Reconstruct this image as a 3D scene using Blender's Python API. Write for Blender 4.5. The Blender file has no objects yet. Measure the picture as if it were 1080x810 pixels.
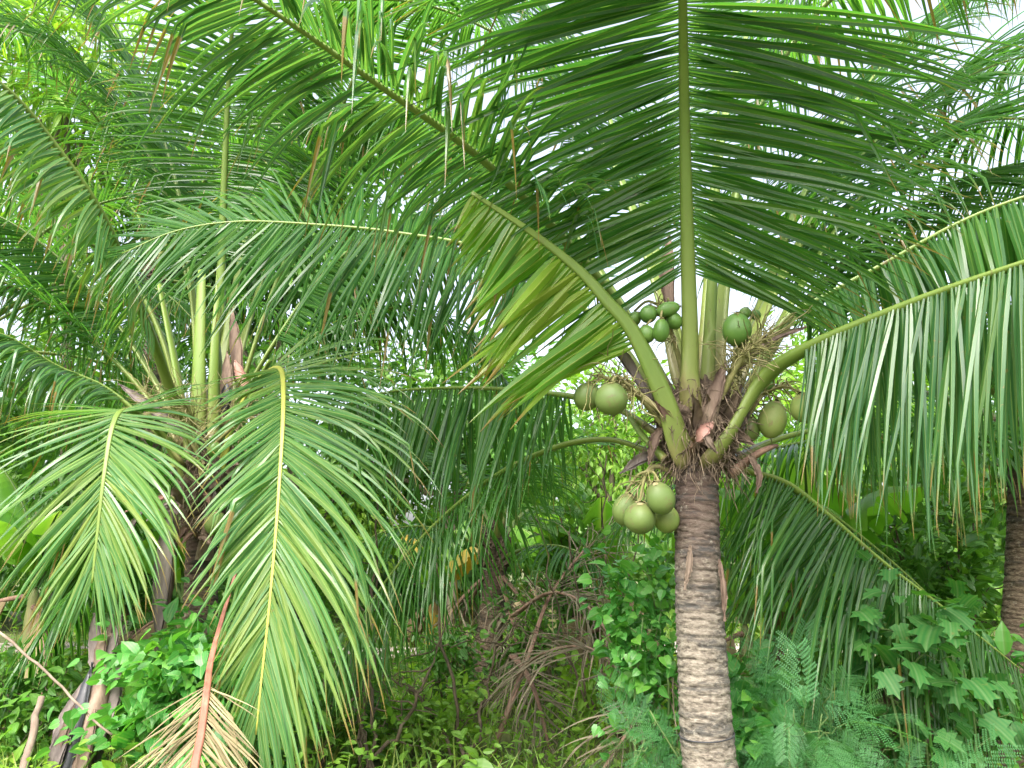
import bpy, math, random
import numpy as np
from mathutils import Matrix, Vector

# ------------------------------------------------------------------ camera, sky, sun, exposure
SC = bpy.context.scene
COL = SC.collection
PITCH = math.radians(13.0)
CAMZ = 1.6
FPX = 780.0
cam_d = bpy.data.cameras.new('camera')
cam = bpy.data.objects.new('camera', cam_d)
COL.objects.link(cam)
cam.location = (0, 0, CAMZ)
cam.rotation_euler = (math.pi / 2 + PITCH, 0, 0)
cam_d.sensor_width = 36.0
cam_d.lens = 36.0 * FPX / 1080.0
cam_d.clip_start = 0.05
cam_d.clip_end = 600
SC.camera = cam

SUN_EL, SUN_AZ = 52.0, 200.0       # elevation, and compass rotation used for lamp and sky alike
world = bpy.data.worlds.new('World')
SC.world = world
world.use_nodes = True
wn, wl = world.node_tree.nodes, world.node_tree.links
wn.clear()
sky = wn.new('ShaderNodeTexSky')
sky.sky_type = 'NISHITA'
sky.sun_disc = False
sky.sun_elevation = math.radians(SUN_EL)
sky.sun_rotation = math.radians(SUN_AZ)
sky.air_density = 1.0
sky.dust_density = 6.0
sky.ozone_density = 1.0
hs = wn.new('ShaderNodeHueSaturation')
hs.inputs['Saturation'].default_value = 0.50
bg = wn.new('ShaderNodeBackground')
bg.inputs['Strength'].default_value = 0.15
wo = wn.new('ShaderNodeOutputWorld')
wl.new(sky.outputs[0], hs.inputs['Color'])
wl.new(hs.outputs[0], bg.inputs['Color'])
wl.new(bg.outputs[0], wo.inputs['Surface'])

sun_d = bpy.data.lights.new('sun', 'SUN')
sun_d.energy = 1.5
sun_d.angle = math.radians(35)
sun_d.color = (1.0, 0.96, 0.90)
sun = bpy.data.objects.new('sun', sun_d)
COL.objects.link(sun)
_e, _a = math.radians(SUN_EL), math.radians(SUN_AZ)
_dir = Vector((math.sin(_a) * math.cos(_e), math.cos(_a) * math.cos(_e), math.sin(_e)))
sun.rotation_euler = _dir.to_track_quat('Z', 'Y').to_euler()

SC.view_settings.view_transform = 'Standard'
SC.view_settings.look = 'None'
SC.view_settings.exposure = 2.05
SC.view_settings.gamma = 1.0
SC.view_settings.use_curve_mapping = False
SC.render.engine = 'CYCLES'
SC.cycles.max_bounces = 7
SC.cycles.diffuse_bounces = 4
SC.cycles.glossy_bounces = 2
SC.cycles.transmission_bounces = 4
SC.cycles.transparent_max_bounces = 8
SC.cycles.use_denoising = True
SC.cycles.sample_clamp_indirect = 6.0

rng = np.random.default_rng(7)
random.seed(7)
UP = np.array([0, 0, 1.0])


def P(px, py, d):
    """the point whose horizontal distance in front of the camera is d, seen in direction (px, py) of the photograph"""
    x, y = (px - 540) / FPX, (405 - py) / FPX
    c, s = math.cos(PITCH), math.sin(PITCH)
    v = np.array([x, c - y * s, s + y * c])
    return np.array([0, 0, CAMZ]) + v * (d / v[1])


def nrm(a):
    a = np.asarray(a, float)
    return a / np.maximum(np.linalg.norm(a, axis=-1, keepdims=True), 1e-9)


# ------------------------------------------------------------------ materials
def mk(name):
    m = bpy.data.materials.new(name)
    m.use_nodes = True
    nt = m.node_tree
    nt.nodes.clear()
    return m, nt.nodes, nt.links


def ramp(nodes, stops):
    r = nodes.new('ShaderNodeValToRGB')
    e = r.color_ramp.elements
    while len(e) < len(stops):
        e.new(0.5)
    for i, (p, c) in enumerate(stops):
        e[i].position = p
        e[i].color = (*c, 1) if len(c) == 3 else c
    return r


def attr(nodes, name):
    a = nodes.new('ShaderNodeAttribute')
    a.attribute_name = name
    return a.outputs['Fac']


def math_n(nodes, links, op, a, b=None, c=None, clamp=False):
    n = nodes.new('ShaderNodeMath')
    n.operation = op
    n.use_clamp = clamp
    for i, v in enumerate((a, b, c)):
        if v is None:
            continue
        if isinstance(v, (int, float)):
            n.inputs[i].default_value = v
        else:
            links.new(v, n.inputs[i])
    return n.outputs[0]


def mixc(nodes, links, fac, a, b, mode='MIX'):
    n = nodes.new('ShaderNodeMix')
    n.data_type = 'RGBA'
    n.blend_type = mode
    for sock, v in ((n.inputs[0], fac), (n.inputs[6], a), (n.inputs[7], b)):
        if isinstance(v, (int, float)):
            sock.default_value = v
        elif isinstance(v, tuple):
            sock.default_value = (*v, 1)
        else:
            links.new(v, sock)
    return n.outputs[2]


def leaf_mat(name, cols, tip=(0.20, 0.13, 0.04), tip_at=0.93, rib=None, trans=0.35, tcol=None, rough=0.38, spec=0.5, veins=40.0, spots=0.0):
    """leaf: colour differs from leaf to leaf (attribute rnd), tips dry out, midrib paler, thin enough for light to pass"""
    m, n, l = mk(name)
    rnd, al, ac = attr(n, 'rnd'), attr(n, 'along'), attr(n, 'across')
    rp = ramp(n, [(i / max(1, len(cols) - 1), c) for i, c in enumerate(cols)])
    l.new(rnd, rp.inputs[0])
    col = rp.outputs[0]
    nz = n.new('ShaderNodeTexNoise')
    nz.inputs['Scale'].default_value = 9.0
    nz.inputs['Detail'].default_value = 4.0
    tc = n.new('ShaderNodeTexCoord')
    l.new(tc.outputs['Object'], nz.inputs['Vector'])
    f = math_n(n, l, 'MULTIPLY_ADD', nz.outputs['Fac'], 0.9, -0.45)
    col = mixc(n, l, math_n(n, l, 'MULTIPLY_ADD', nz.outputs['Fac'], 0.9, -0.1, clamp=True), col, mixc(n, l, 1.0, col, (0.62, 0.75, 0.6), 'MULTIPLY'))
    # parallel veins
    vn = math_n(n, l, 'SINE', math_n(n, l, 'MULTIPLY', ac, veins))
    col = mixc(n, l, math_n(n, l, 'MULTIPLY_ADD', vn, 0.10, 0.10, clamp=True), col, (0.20, 0.28, 0.08))
    if rib:
        rf = math_n(n, l, 'SUBTRACT', 1.0, math_n(n, l, 'MULTIPLY', math_n(n, l, 'ABSOLUTE', ac), 9.0), clamp=True)
        col = mixc(n, l, math_n(n, l, 'MULTIPLY', rf, 0.8), col, rib)
    tf = math_n(n, l, 'MULTIPLY_ADD', rnd, 0.22, al)
    tf = math_n(n, l, 'MULTIPLY_ADD', f, 0.15, tf)
    tf = math_n(n, l, 'MULTIPLY', math_n(n, l, 'SUBTRACT', tf, tip_at + 0.09), 9.0, clamp=True)
    col = mixc(n, l, math_n(n, l, 'MULTIPLY', tf, 0.9), col, tip)
    if spots:
        vz = n.new('ShaderNodeTexNoise')
        vz.inputs['Scale'].default_value = 34.0
        l.new(tc.outputs['Object'], vz.inputs['Vector'])
        sf = math_n(n, l, 'MULTIPLY', math_n(n, l, 'SUBTRACT', vz.outputs['Fac'], 0.68), 12.0, clamp=True)
        col = mixc(n, l, math_n(n, l, 'MULTIPLY', sf, spots), col, (0.22, 0.15, 0.05))
    bs = n.new('ShaderNodeBsdfPrincipled')
    l.new(col, bs.inputs['Base Color'])
    bs.inputs['Roughness'].default_value = rough
    bs.inputs['Specular IOR Level'].default_value = spec
    tr = n.new('ShaderNodeBsdfTranslucent')
    l.new(mixc(n, l, 1.0, col, tcol or (2.0, 2.1, 0.85), 'MULTIPLY'), tr.inputs['Color'])
    mx = n.new('ShaderNodeMixShader')
    mx.inputs[0].default_value = trans
    l.new(bs.outputs[0], mx.inputs[1])
    l.new(tr.outputs[0], mx.inputs[2])
    o = n.new('ShaderNodeOutputMaterial')
    l.new(mx.outputs[0], o.inputs[0])
    return m


def rough_mat(name, stops, scale=6.0, stretch=(1, 1, 1), rough=0.85, bump=0.3, detail=6.0, along=None, spec=0.3, marks=None, mark_at=0.62, mark_scale=18.0, mark_stretch=(1, 1, 1)):
    """bark, fibre, husk, soil: noise through a colour ramp, bumped; along = list of stops mixed over the length"""
    m, n, l = mk(name)
    tc = n.new('ShaderNodeTexCoord')
    mp = n.new('ShaderNodeMapping')
    mp.inputs['Scale'].default_value = stretch
    l.new(tc.outputs['Object'], mp.inputs[0])
    nz = n.new('ShaderNodeTexNoise')
    nz.inputs['Scale'].default_value = scale
    nz.inputs['Detail'].default_value = detail
    nz.inputs['Roughness'].default_value = 0.65
    l.new(mp.outputs[0], nz.inputs['Vector'])
    rp = ramp(n, stops)
    l.new(math_n(n, l, 'MULTIPLY_ADD', attr(n, 'rnd'), 0.25, math_n(n, l, 'SUBTRACT', nz.outputs['Fac'], 0.12)), rp.inputs[0])
    col = rp.outputs[0]
    if along:
        ra = ramp(n, along)
        l.new(math_n(n, l, 'MULTIPLY_ADD', nz.outputs['Fac'], 0.2, math_n(n, l, 'SUBTRACT', attr(n, 'along'), 0.1)), ra.inputs[0])
        col = mixc(n, l, 0.72, col, ra.outputs[0])
    if marks:
        mp2 = n.new('ShaderNodeMapping')
        mp2.inputs['Scale'].default_value = mark_stretch
        l.new(tc.outputs['Object'], mp2.inputs[0])
        n2 = n.new('ShaderNodeTexNoise')
        n2.inputs['Scale'].default_value = mark_scale
        n2.inputs['Detail'].default_value = 7.0
        n2.inputs['Roughness'].default_value = 0.7
        l.new(mp2.outputs[0], n2.inputs['Vector'])
        mf = math_n(n, l, 'MULTIPLY', math_n(n, l, 'SUBTRACT', n2.outputs['Fac'], mark_at), 12.0, clamp=True)
        col = mixc(n, l, math_n(n, l, 'MULTIPLY', mf, 0.8), col, marks)
    bs = n.new('ShaderNodeBsdfPrincipled')
    l.new(col, bs.inputs['Base Color'])
    bs.inputs['Roughness'].default_value = rough
    bs.inputs['Specular IOR Level'].default_value = spec
    if bump:
        b = n.new('ShaderNodeBump')
        b.inputs['Strength'].default_value = bump
        b.inputs['Distance'].default_value = 0.02
        l.new(nz.outputs['Fac'], b.inputs['Height'])
        l.new(b.outputs[0], bs.inputs['Normal'])
    o = n.new('ShaderNodeOutputMaterial')
    l.new(bs.outputs[0], o.inputs[0])
    return m


def trunk_mat(name, pale, mid, dark, stain):
    m, n, l = mk(name)
    tc = n.new('ShaderNodeTexCoord')
    def noise(scale, stretch, detail=5.0):
        mp = n.new('ShaderNodeMapping')
        mp.inputs['Scale'].default_value = stretch
        l.new(tc.outputs['Object'], mp.inputs[0])
        z = n.new('ShaderNodeTexNoise')
        z.inputs['Scale'].default_value = scale
        z.inputs['Detail'].default_value = detail
        z.inputs['Roughness'].default_value = 0.7
        l.new(mp.outputs[0], z.inputs['Vector'])
        return z.outputs['Fac']
    fine = noise(30, (1, 1, 2.5), 8)
    blot = noise(4.0, (1, 1, 3.2), 6)
    lich = noise(22, (1, 1, 1.0), 3)
    crack = noise(14, (0.8, 0.8, 9.0), 6)
    rp = ramp(n, [(0.30, dark), (0.46, mid), (0.62, pale)])
    l.new(fine, rp.inputs[0])
    col = rp.outputs[0]
    # the newer wood near the crown is darker and redder
    top = math_n(n, l, 'MULTIPLY', math_n(n, l, 'SUBTRACT', math_n(n, l, 'MULTIPLY_ADD', blot, 0.5, attr(n, 'along')), 0.82), 3.4, clamp=True)
    col = mixc(n, l, math_n(n, l, 'MULTIPLY', top, 0.8), col, (0.07, 0.043, 0.035))
    sf = math_n(n, l, 'MULTIPLY', math_n(n, l, 'SUBTRACT', blot, 0.50), 9.0, clamp=True)
    col = mixc(n, l, math_n(n, l, 'MULTIPLY', sf, 0.75), col, stain)
    lf = math_n(n, l, 'MULTIPLY', math_n(n, l, 'SUBTRACT', lich, 0.60), 10.0, clamp=True)
    col = mixc(n, l, math_n(n, l, 'MULTIPLY', lf, 0.6), col, (0.33, 0.30, 0.24))
    # leaf-scar grooves
    gf = attr(n, 'across')
    col = mixc(n, l, math_n(n, l, 'MULTIPLY', gf, 0.85), col, (0.025, 0.018, 0.013))
    cf = math_n(n, l, 'MULTIPLY', math_n(n, l, 'SUBTRACT', crack, 0.60), 10.0, clamp=True)
    col = mixc(n, l, math_n(n, l, 'MULTIPLY', cf, 0.75), col, (0.03, 0.022, 0.016))
    bs = n.new('ShaderNodeBsdfPrincipled')
    l.new(col, bs.inputs['Base Color'])
    bs.inputs['Roughness'].default_value = 0.9
    bs.inputs['Specular IOR Level'].default_value = 0.25
    b = n.new('ShaderNodeBump')
    b.inputs['Strength'].default_value = 0.7
    b.inputs['Distance'].default_value = 0.012
    l.new(math_n(n, l, 'ADD', fine, math_n(n, l, 'MULTIPLY', crack, -0.8)), b.inputs['Height'])
    l.new(b.outputs[0], bs.inputs['Normal'])
    o = n.new('ShaderNodeOutputMaterial')
    l.new(bs.outputs[0], o.inputs[0])
    return m


M = {}
RIB = (0.30, 0.36, 0.08)
M['frond'] = leaf_mat('coconut_leaflet_green', [(0.013, 0.074, 0.02), (0.022, 0.108, 0.025), (0.036, 0.138, 0.027), (0.07, 0.165, 0.028)], rib=(0.12, 0.20, 0.045), trans=0.50, rough=0.25, spec=0.36, spots=0.35)
M['frond_bright'] = leaf_mat('coconut_leaflet_yellow_green', [(0.06, 0.18, 0.015), (0.10, 0.23, 0.018), (0.16, 0.28, 0.022), (0.26, 0.30, 0.035)], rib=(0.26, 0.30, 0.07), trans=0.52, spec=.3, rough=0.3, tip_at=0.86, spots=0.6)
M['frond_blue'] = leaf_mat('coconut_leaflet_blue_green', [(0.02, 0.098, 0.036), (0.032, 0.125, 0.043), (0.048, 0.15, 0.045), (0.09, 0.18, 0.042)], rib=(0.16, 0.24, 0.07), trans=0.36, rough=0.24, spec=0.55, tip_at=0.90, spots=0.5)
M['frond_pale'] = leaf_mat('coconut_leaflet_pale_green', [(0.05, 0.17, 0.055), (0.075, 0.205, 0.065), (0.12, 0.24, 0.068), (0.22, 0.28, 0.07)], rib=(0.28, 0.34, 0.11), trans=0.40, rough=0.26, spec=0.40, tip_at=0.86, spots=0.5)
M['frond_dry'] = leaf_mat('dead_leaflet_brown', [(0.11, 0.082, 0.07), (0.19, 0.14, 0.115), (0.29, 0.22, 0.18)], tip=(0.25, 0.19, 0.14), trans=0.12, tcol=(1.6, 1.3, 1.0), rough=0.75, spec=0.2)
M['frond_tan'] = leaf_mat('dead_leaflet_tan', [(0.22, 0.16, 0.10), (0.33, 0.24, 0.15), (0.42, 0.33, 0.22)], tip=(0.30, 0.24, 0.16), trans=0.15, tcol=(1.3, 1.1, 0.9), rough=0.7, spec=0.2)
M['broad'] = leaf_mat('broad_leaf_green', [(0.028, 0.10, 0.018), (0.05, 0.16, 0.022), (0.085, 0.22, 0.025), (0.15, 0.29, 0.035)], tip_at=1.15, trans=0.35, rough=0.45, veins=25)
M['light'] = leaf_mat('broad_leaf_yellow_green', [(0.09, 0.20, 0.022), (0.16, 0.30, 0.028), (0.25, 0.40, 0.04)], tip_at=1.12, trans=0.42, rough=0.5, veins=25)
M['vine'] = leaf_mat('vine_leaf_green', [(0.025, 0.15, 0.03), (0.045, 0.22, 0.04), (0.08, 0.28, 0.045), (0.15, 0.34, 0.04)], tip_at=1.2, trans=0.35, rough=0.42, rib=(0.16, 0.28, 0.09), veins=22)
M['gourd'] = leaf_mat('gourd_leaf_green', [(0.025, 0.13, 0.03), (0.04, 0.17, 0.037), (0.07, 0.21, 0.04)], tip_at=1.2, trans=0.3, rough=0.55, spec=.3, rib=(0.12, 0.22, 0.08), veins=22, spots=.5)
M['feather'] = leaf_mat('feathery_leaflet_blue_green', [(0.03, 0.15, 0.055), (0.055, 0.22, 0.085), (0.10, 0.28, 0.09)], tip_at=1.2, trans=0.3, rough=0.5, veins=5)
M['banana'] = leaf_mat('banana_leaf_green', [(0.08, 0.22, 0.025), (0.13, 0.29, 0.03), (0.18, 0.36, 0.045)], tip_at=1.08, rib=(0.3, 0.38, 0.12), trans=0.45, rough=0.35, veins=4)
M['banana_yellow'] = leaf_mat('banana_leaf_yellow', [(0.45, 0.30, 0.04), (0.55, 0.38, 0.06)], tip_at=0.8, trans=0.35, tcol=(1.3, 1.1, 0.6), rough=0.5, veins=4)
M['banana_dry'] = leaf_mat('banana_leaf_dry', [(0.16, 0.10, 0.06), (0.26, 0.18, 0.11), (0.36, 0.26, 0.17)], tip=(0.12, 0.08, 0.05), trans=0.15, tcol=(1.3, 1.1, 0.9), rough=0.7, spec=0.2, veins=30)
M['grass'] = leaf_mat('grass_green', [(0.06, 0.15, 0.02), (0.10, 0.20, 0.025), (0.16, 0.26, 0.03), (0.25, 0.28, 0.07)], tip_at=0.95, trans=0.35, rough=0.5)
M['petiole'] = rough_mat('petiole_green', [(0.25, (0.08, 0.14, 0.025)), (0.55, (0.135, 0.20, 0.038)), (0.8, (0.19, 0.24, 0.06))], 11, (1, 1, 0.22), rough=0.45, bump=0.22, spec=0.4, marks=(0.10, 0.075, 0.03), mark_at=0.60, mark_scale=22, mark_stretch=(1, 1, .35),
                         along=[(0.0, (0.16, 0.115, 0.06)), (0.035, (0.22, 0.18, 0.075)), (0.07, (0.17, 0.20, 0.05)), (0.30, (0.12, 0.19, 0.03)), (1.0, (0.145, 0.21, 0.035))])
M['petiole_yellow'] = rough_mat('petiole_yellow', [(0.3, (0.26, 0.29, 0.05)), (0.7, (0.38, 0.37, 0.07))], 7, rough=0.45, bump=0.1, spec=0.4)
M['petiole_dry'] = rough_mat('petiole_dry', [(0.3, (0.10, 0.06, 0.045)), (0.55, (0.20, 0.12, 0.085)), (0.75, (0.28, 0.19, 0.14))], 12, (1, 1, 0.4), rough=0.8, bump=0.4)
M['petiole_red'] = rough_mat('petiole_reddish', [(0.3, (0.17, 0.065, 0.04)), (0.55, (0.29, 0.115, 0.07)), (0.75, (0.38, 0.21, 0.13))], 16, (1, 1, 0.3), rough=0.55, bump=0.25)
M['trunk'] = trunk_mat('palm_trunk_bark', (0.27, 0.24, 0.19), (0.165, 0.14, 0.11), (0.052, 0.042, 0.034), (0.042, 0.045, 0.044))
M['trunk_dark'] = trunk_mat('palm_trunk_bark_dark', (0.26, 0.20, 0.14), (0.14, 0.10, 0.07), (0.05, 0.035, 0.025), (0.04, 0.04, 0.035))
M['fibre'] = rough_mat('sheath_fibre', [(0.3, (0.04, 0.029, 0.022)), (0.5, (0.10, 0.072, 0.05)), (0.75, (0.24, 0.185, 0.13))], 26, (1, 1, 0.3), rough=0.95, bump=0.9)
M['husk'] = rough_mat('dry_husk', [(0.3, (0.085, 0.055, 0.042)), (0.5, (0.17, 0.12, 0.088)), (0.72, (0.28, 0.21, 0.16))], 14, (1, 1, 0.25), rough=0.8, bump=0.5)
M['spathe_grey'] = rough_mat('spathe_grey', [(0.3, (0.085, 0.068, 0.062)), (0.5, (0.20, 0.165, 0.15)), (0.75, (0.31, 0.265, 0.24))], 9, (1, 1, 0.18), rough=0.8, bump=0.35)
M['pink'] = rough_mat('torn_sheath_pink', [(0.3, (0.34, 0.17, 0.14)), (0.7, (0.52, 0.32, 0.27))], 12, rough=0.8, bump=0.3)
M['stalk'] = rough_mat('fruit_stalk', [(0.3, (0.12, 0.13, 0.04)), (0.5, (0.20, 0.19, 0.07)), (0.75, (0.32, 0.27, 0.15))], 12, rough=0.7, bump=0.3)
M['twig'] = rough_mat('twig_bark', [(0.3, (0.05, 0.04, 0.03)), (0.55, (0.12, 0.09, 0.06)), (0.8, (0.22, 0.18, 0.13))], 12, (1, 1, 0.4), rough=0.9, bump=0.4)
M['stem_green'] = rough_mat('stem_green', [(0.3, (0.06, 0.12, 0.03)), (0.7, (0.13, 0.19, 0.06))], 10, rough=0.6, bump=0.15)
M['bark_grey'] = rough_mat('tree_bark', [(0.3, (0.06, 0.05, 0.035)), (0.55, (0.14, 0.12, 0.08)), (0.8, (0.26, 0.23, 0.17))], 10, (1, 1, 0.3), rough=0.9, bump=0.6)
M['wood_pale'] = rough_mat('dry_stick', [(0.3, (0.11, 0.08, 0.06)), (0.55, (0.21, 0.16, 0.12)), (0.8, (0.32, 0.26, 0.20))], 10, (1, 1, 0.2), rough=0.85, bump=0.4)
M['rot_black'] = rough_mat('rotted_black_sheath', [(0.3, (0.012, 0.012, 0.014)), (0.6, (0.035, 0.035, 0.04)), (0.85, (0.10, 0.09, 0.085))], 9, (1, 1, 0.2), rough=0.35, bump=0.3, spec=0.5)
M['pseudo'] = rough_mat('banana_pseudostem', [(0.3, (0.10, 0.12, 0.04)), (0.5, (0.18, 0.19, 0.07)), (0.75, (0.28, 0.22, 0.12))], 7, (1, 1, 0.25), rough=0.6, bump=0.3)
M['coconut'] = rough_mat('coconut_husk_green', [(0.30, (0.07, 0.125, 0.03)), (0.5, (0.11, 0.165, 0.043)), (0.68, (0.15, 0.19, 0.055)), (0.85, (0.22, 0.17, 0.09))], 9, (1, 1, 0.6), rough=0.5, bump=0.12, spec=0.35, marks=(0.13, 0.09, 0.05), mark_at=0.565, mark_scale=16, along=[(0, (.12, .16, .043)), (.6, (.105, .16, .04)), (.86, (.145, .16, .058)), (.97, (.18, .14, .068))])
M['coconut_young'] = rough_mat('young_coconut_green', [(0.3, (0.065, 0.155, 0.027)), (0.55, (0.095, 0.19, 0.035)), (0.8, (0.14, 0.22, 0.047))], 9, rough=0.4, bump=0.08, spec=0.4, marks=(0.20, 0.17, 0.07), mark_at=0.63, mark_scale=17)
M['coconut_tan'] = rough_mat('coconut_husk_yellowing', [(0.3, (0.11, 0.175, 0.04)), (0.5, (0.15, 0.21, 0.05)), (0.72, (0.20, 0.23, 0.07)), (0.85, (0.28, 0.18, 0.10))], 8, rough=0.55, bump=0.12, marks=(0.17, 0.11, 0.06), mark_at=0.58, mark_scale=14)
M['soil'] = rough_mat('soil_and_litter', [(0.3, (0.03, 0.035, 0.015)), (0.45, (0.07, 0.085, 0.03)), (0.6, (0.11, 0.12, 0.04)), (0.8, (0.18, 0.14, 0.08))], 1.7, rough=0.95, bump=0.6, detail=10)
M['path'] = rough_mat('pale_dirt', [(0.3, (0.28, 0.23, 0.19)), (0.7, (0.46, 0.40, 0.35))], 3.0, rough=0.95, bump=0.4, detail=9)
M['hose'] = rough_mat('wire_dark', [(0.3, (0.02, 0.02, 0.022)), (0.7, (0.06, 0.06, 0.065))], 20, rough=0.5, bump=0.0)


# ------------------------------------------------------------------ mesh building
class MB:
    def __init__(s):
        s.V, s.R, s.A, s.C, s.F, s.nv = [], [], [], [], [], 0

    def add(s, v, f, rnd=0.5, along=0.5, across=0.0):
        v = np.asarray(v, float).reshape(-1, 3)
        n = len(v)
        s.V.append(v)
        for lst, a in ((s.R, rnd), (s.A, along), (s.C, across)):
            lst.append(np.broadcast_to(np.asarray(a, float), (n,)).copy())
        s.F.append(np.asarray(f, int) + s.nv)
        s.nv += n

    def build(s, name, mat, parent=None, smooth=True):
        me = bpy.data.meshes.new(name)
        V = np.concatenate(s.V)
        me.vertices.add(len(V))
        loops = np.concatenate([f.ravel() for f in s.F])
        sizes = np.concatenate([np.full(len(f), f.shape[1]) for f in s.F])
        me.loops.add(len(loops))
        me.polygons.add(len(sizes))
        me.vertices.foreach_set('co', V.astype(np.float32).ravel())
        me.loops.foreach_set('vertex_index', loops.astype(np.int32))
        st = np.concatenate([[0], np.cumsum(sizes)[:-1]])
        me.polygons.foreach_set('loop_start', st.astype(np.int32))
        me.polygons.foreach_set('use_smooth', np.full(len(sizes), smooth))
        for nm, lst in (('rnd', s.R), ('along', s.A), ('across', s.C)):
            a = me.attributes.new(nm, 'FLOAT', 'POINT')
            a.data.foreach_set('value', np.concatenate(lst).astype(np.float32))
        me.update(calc_edges=True)
        me.validate()
        me.materials.append(M[mat] if isinstance(mat, str) else mat)
        o = bpy.data.objects.new(name, me)
        COL.objects.link(o)
        if parent is not None:
            o.parent = parent
            if parent.type == 'EMPTY':
                o.matrix_parent_inverse = Matrix.Translation(-parent.location)
        return o


def thing(name, label, cat, loc, group=None):
    o = bpy.data.objects.new(name, None)
    COL.objects.link(o)
    o.location = Vector([float(c) for c in loc])
    o.empty_display_size = 0.2
    return tag(o, label, cat, group)


def tag(o, label=None, cat=None, group=None, kind=None):
    for k, v in (('label', label), ('category', cat), ('group', group), ('kind', kind)):
        if v:
            o[k] = v
    return o


def spline(ctrl, n):
    """Catmull-Rom through the control points, n points evenly spaced along it"""
    c = np.asarray(ctrl, float)
    c = np.vstack([2 * c[0] - c[1], c, 2 * c[-1] - c[-2]])
    out = []
    for i in range(1, len(c) - 2):
        t = np.linspace(0, 1, 24, endpoint=False)[:, None]
        p0, p1, p2, p3 = c[i - 1], c[i], c[i + 1], c[i + 2]
        out.append(0.5 * (2 * p1 + (p2 - p0) * t + (2 * p0 - 5 * p1 + 4 * p2 - p3) * t ** 2 + (3 * p1 - p0 - 3 * p2 + p3) * t ** 3))
    p = np.vstack(out + [c[-2][None]])
    d = np.concatenate([[0], np.cumsum(np.linalg.norm(np.diff(p, axis=0), axis=1))])
    s = np.linspace(0, d[-1], n)
    return np.stack([np.interp(s, d, p[:, k]) for k in range(3)], 1), d[-1]


def tangents(p):
    return nrm(np.gradient(p, axis=0))


def tube(mb, path, rad, sides=8, flat=None, hint=UP, rnd=0.5, cap=True, across=0.0):
    """tube along path; rad per point; flat = (width, thickness) factors"""
    p = np.asarray(path, float)
    n = len(p)
    T = tangents(p)
    hint = np.asarray(hint, float)
    S = np.cross(T, hint)
    bad = np.linalg.norm(S, axis=1) < 0.12
    if bad.all():
        S = np.cross(T, [0.0, 1.0, 0.0])
    elif bad.any():
        good = S[~bad][np.argmax(np.where(~bad)[0])]
        S[bad] = good
    S = nrm(S - (S * T).sum(1, keepdims=True) * T)
    for i in range(1, n):
        if np.dot(S[i], S[i - 1]) < 0:
            S[i] = -S[i]
    N = np.cross(S, T)
    a = np.linspace(0, 2 * np.pi, sides, endpoint=False)
    fw, ft = flat or (1, 1)
    rad = np.broadcast_to(np.asarray(rad, float), (n,))
    v = p[:, None] + rad[:, None, None] * (np.cos(a)[None, :, None] * S[:, None] * fw + np.sin(a)[None, :, None] * N[:, None] * ft)
    i, j = np.meshgrid(np.arange(n - 1), np.arange(sides), indexing='ij')
    k = (j + 1) % sides
    f = np.stack([i * sides + j, i * sides + k, (i + 1) * sides + k, (i + 1) * sides + j], -1).reshape(-1, 4)
    mb.add(v.reshape(-1, 3), f, rnd, np.repeat(np.linspace(0, 1, n), sides), across)
    if cap:
        base = mb.nv - n * sides
        for off in (0, (n - 1) * sides):
            mb.F.append(np.array([[base + off + q for q in range(sides)]]))


def wander(a, b, n=10, amp=0.05, sag=0.0):
    """a crooked line from a to b"""
    a, b = np.asarray(a, float), np.asarray(b, float)
    t = np.linspace(0, 1, n)[:, None]
    p = a + (b - a) * t
    w = np.cumsum(rng.normal(0, amp, (n, 3)), 0)
    w -= w[0] + (w[-1] - w[0]) * t
    p = p + w
    p[:, 2] -= sag * (4 * t * (1 - t))[:, 0]
    return p


# ------------------------------------------------------------------ leaves
def template(rows, halfw, edge_y=None, fold=0.3, bend=0.25):
    rows, halfw = np.array(rows, float), np.array(halfw, float)
    ey = np.array(edge_y, float) if edge_y is not None else rows
    k = len(rows)
    V, F, al, ac = [], [], [], []
    for side in (-1, 1):
        b = len(V)
        for r in range(k):
            V.append((0, rows[r], -bend * rows[r] ** 2))
            V.append((side * halfw[r], ey[r], fold * halfw[r] - bend * ey[r] ** 2))
            al += [rows[r], rows[r]]
            ac += [0.0, side * halfw[r] * 2]
        for r in range(k - 1):
            q = [b + 2 * r, b + 2 * r + 1, b + 2 * r + 3, b + 2 * r + 2]
            F.append(q if side > 0 else q[::-1])
    return np.array(V, float), np.array(F), np.array(al), np.array(ac)


T_OVAL = template([0, .15, .4, .7, 1], [.02, .15, .24, .18, 0.004])
T_LOW = template([0, .42, 1], [.02, .24, .006])
T_LONG = template([0, .2, .5, 1], [.02, .07, .075, .004], bend=0.45)
T_HEART = template([0, .12, .34, .6, .82, 1], [.10, .40, .46, .34, .15, .004], edge_y=[-.14, -.02, .3, .58, .82, 1], fold=0.22)
T_LOBED = template([0, .12, .26, .42, .52, .66, .78, 1], [.10, .46, .30, .54, .22, .34, .12, .004], edge_y=[-.12, .02, .2, .52, .52, .78, .78, 1], fold=0.18, bend=0.3)


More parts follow.
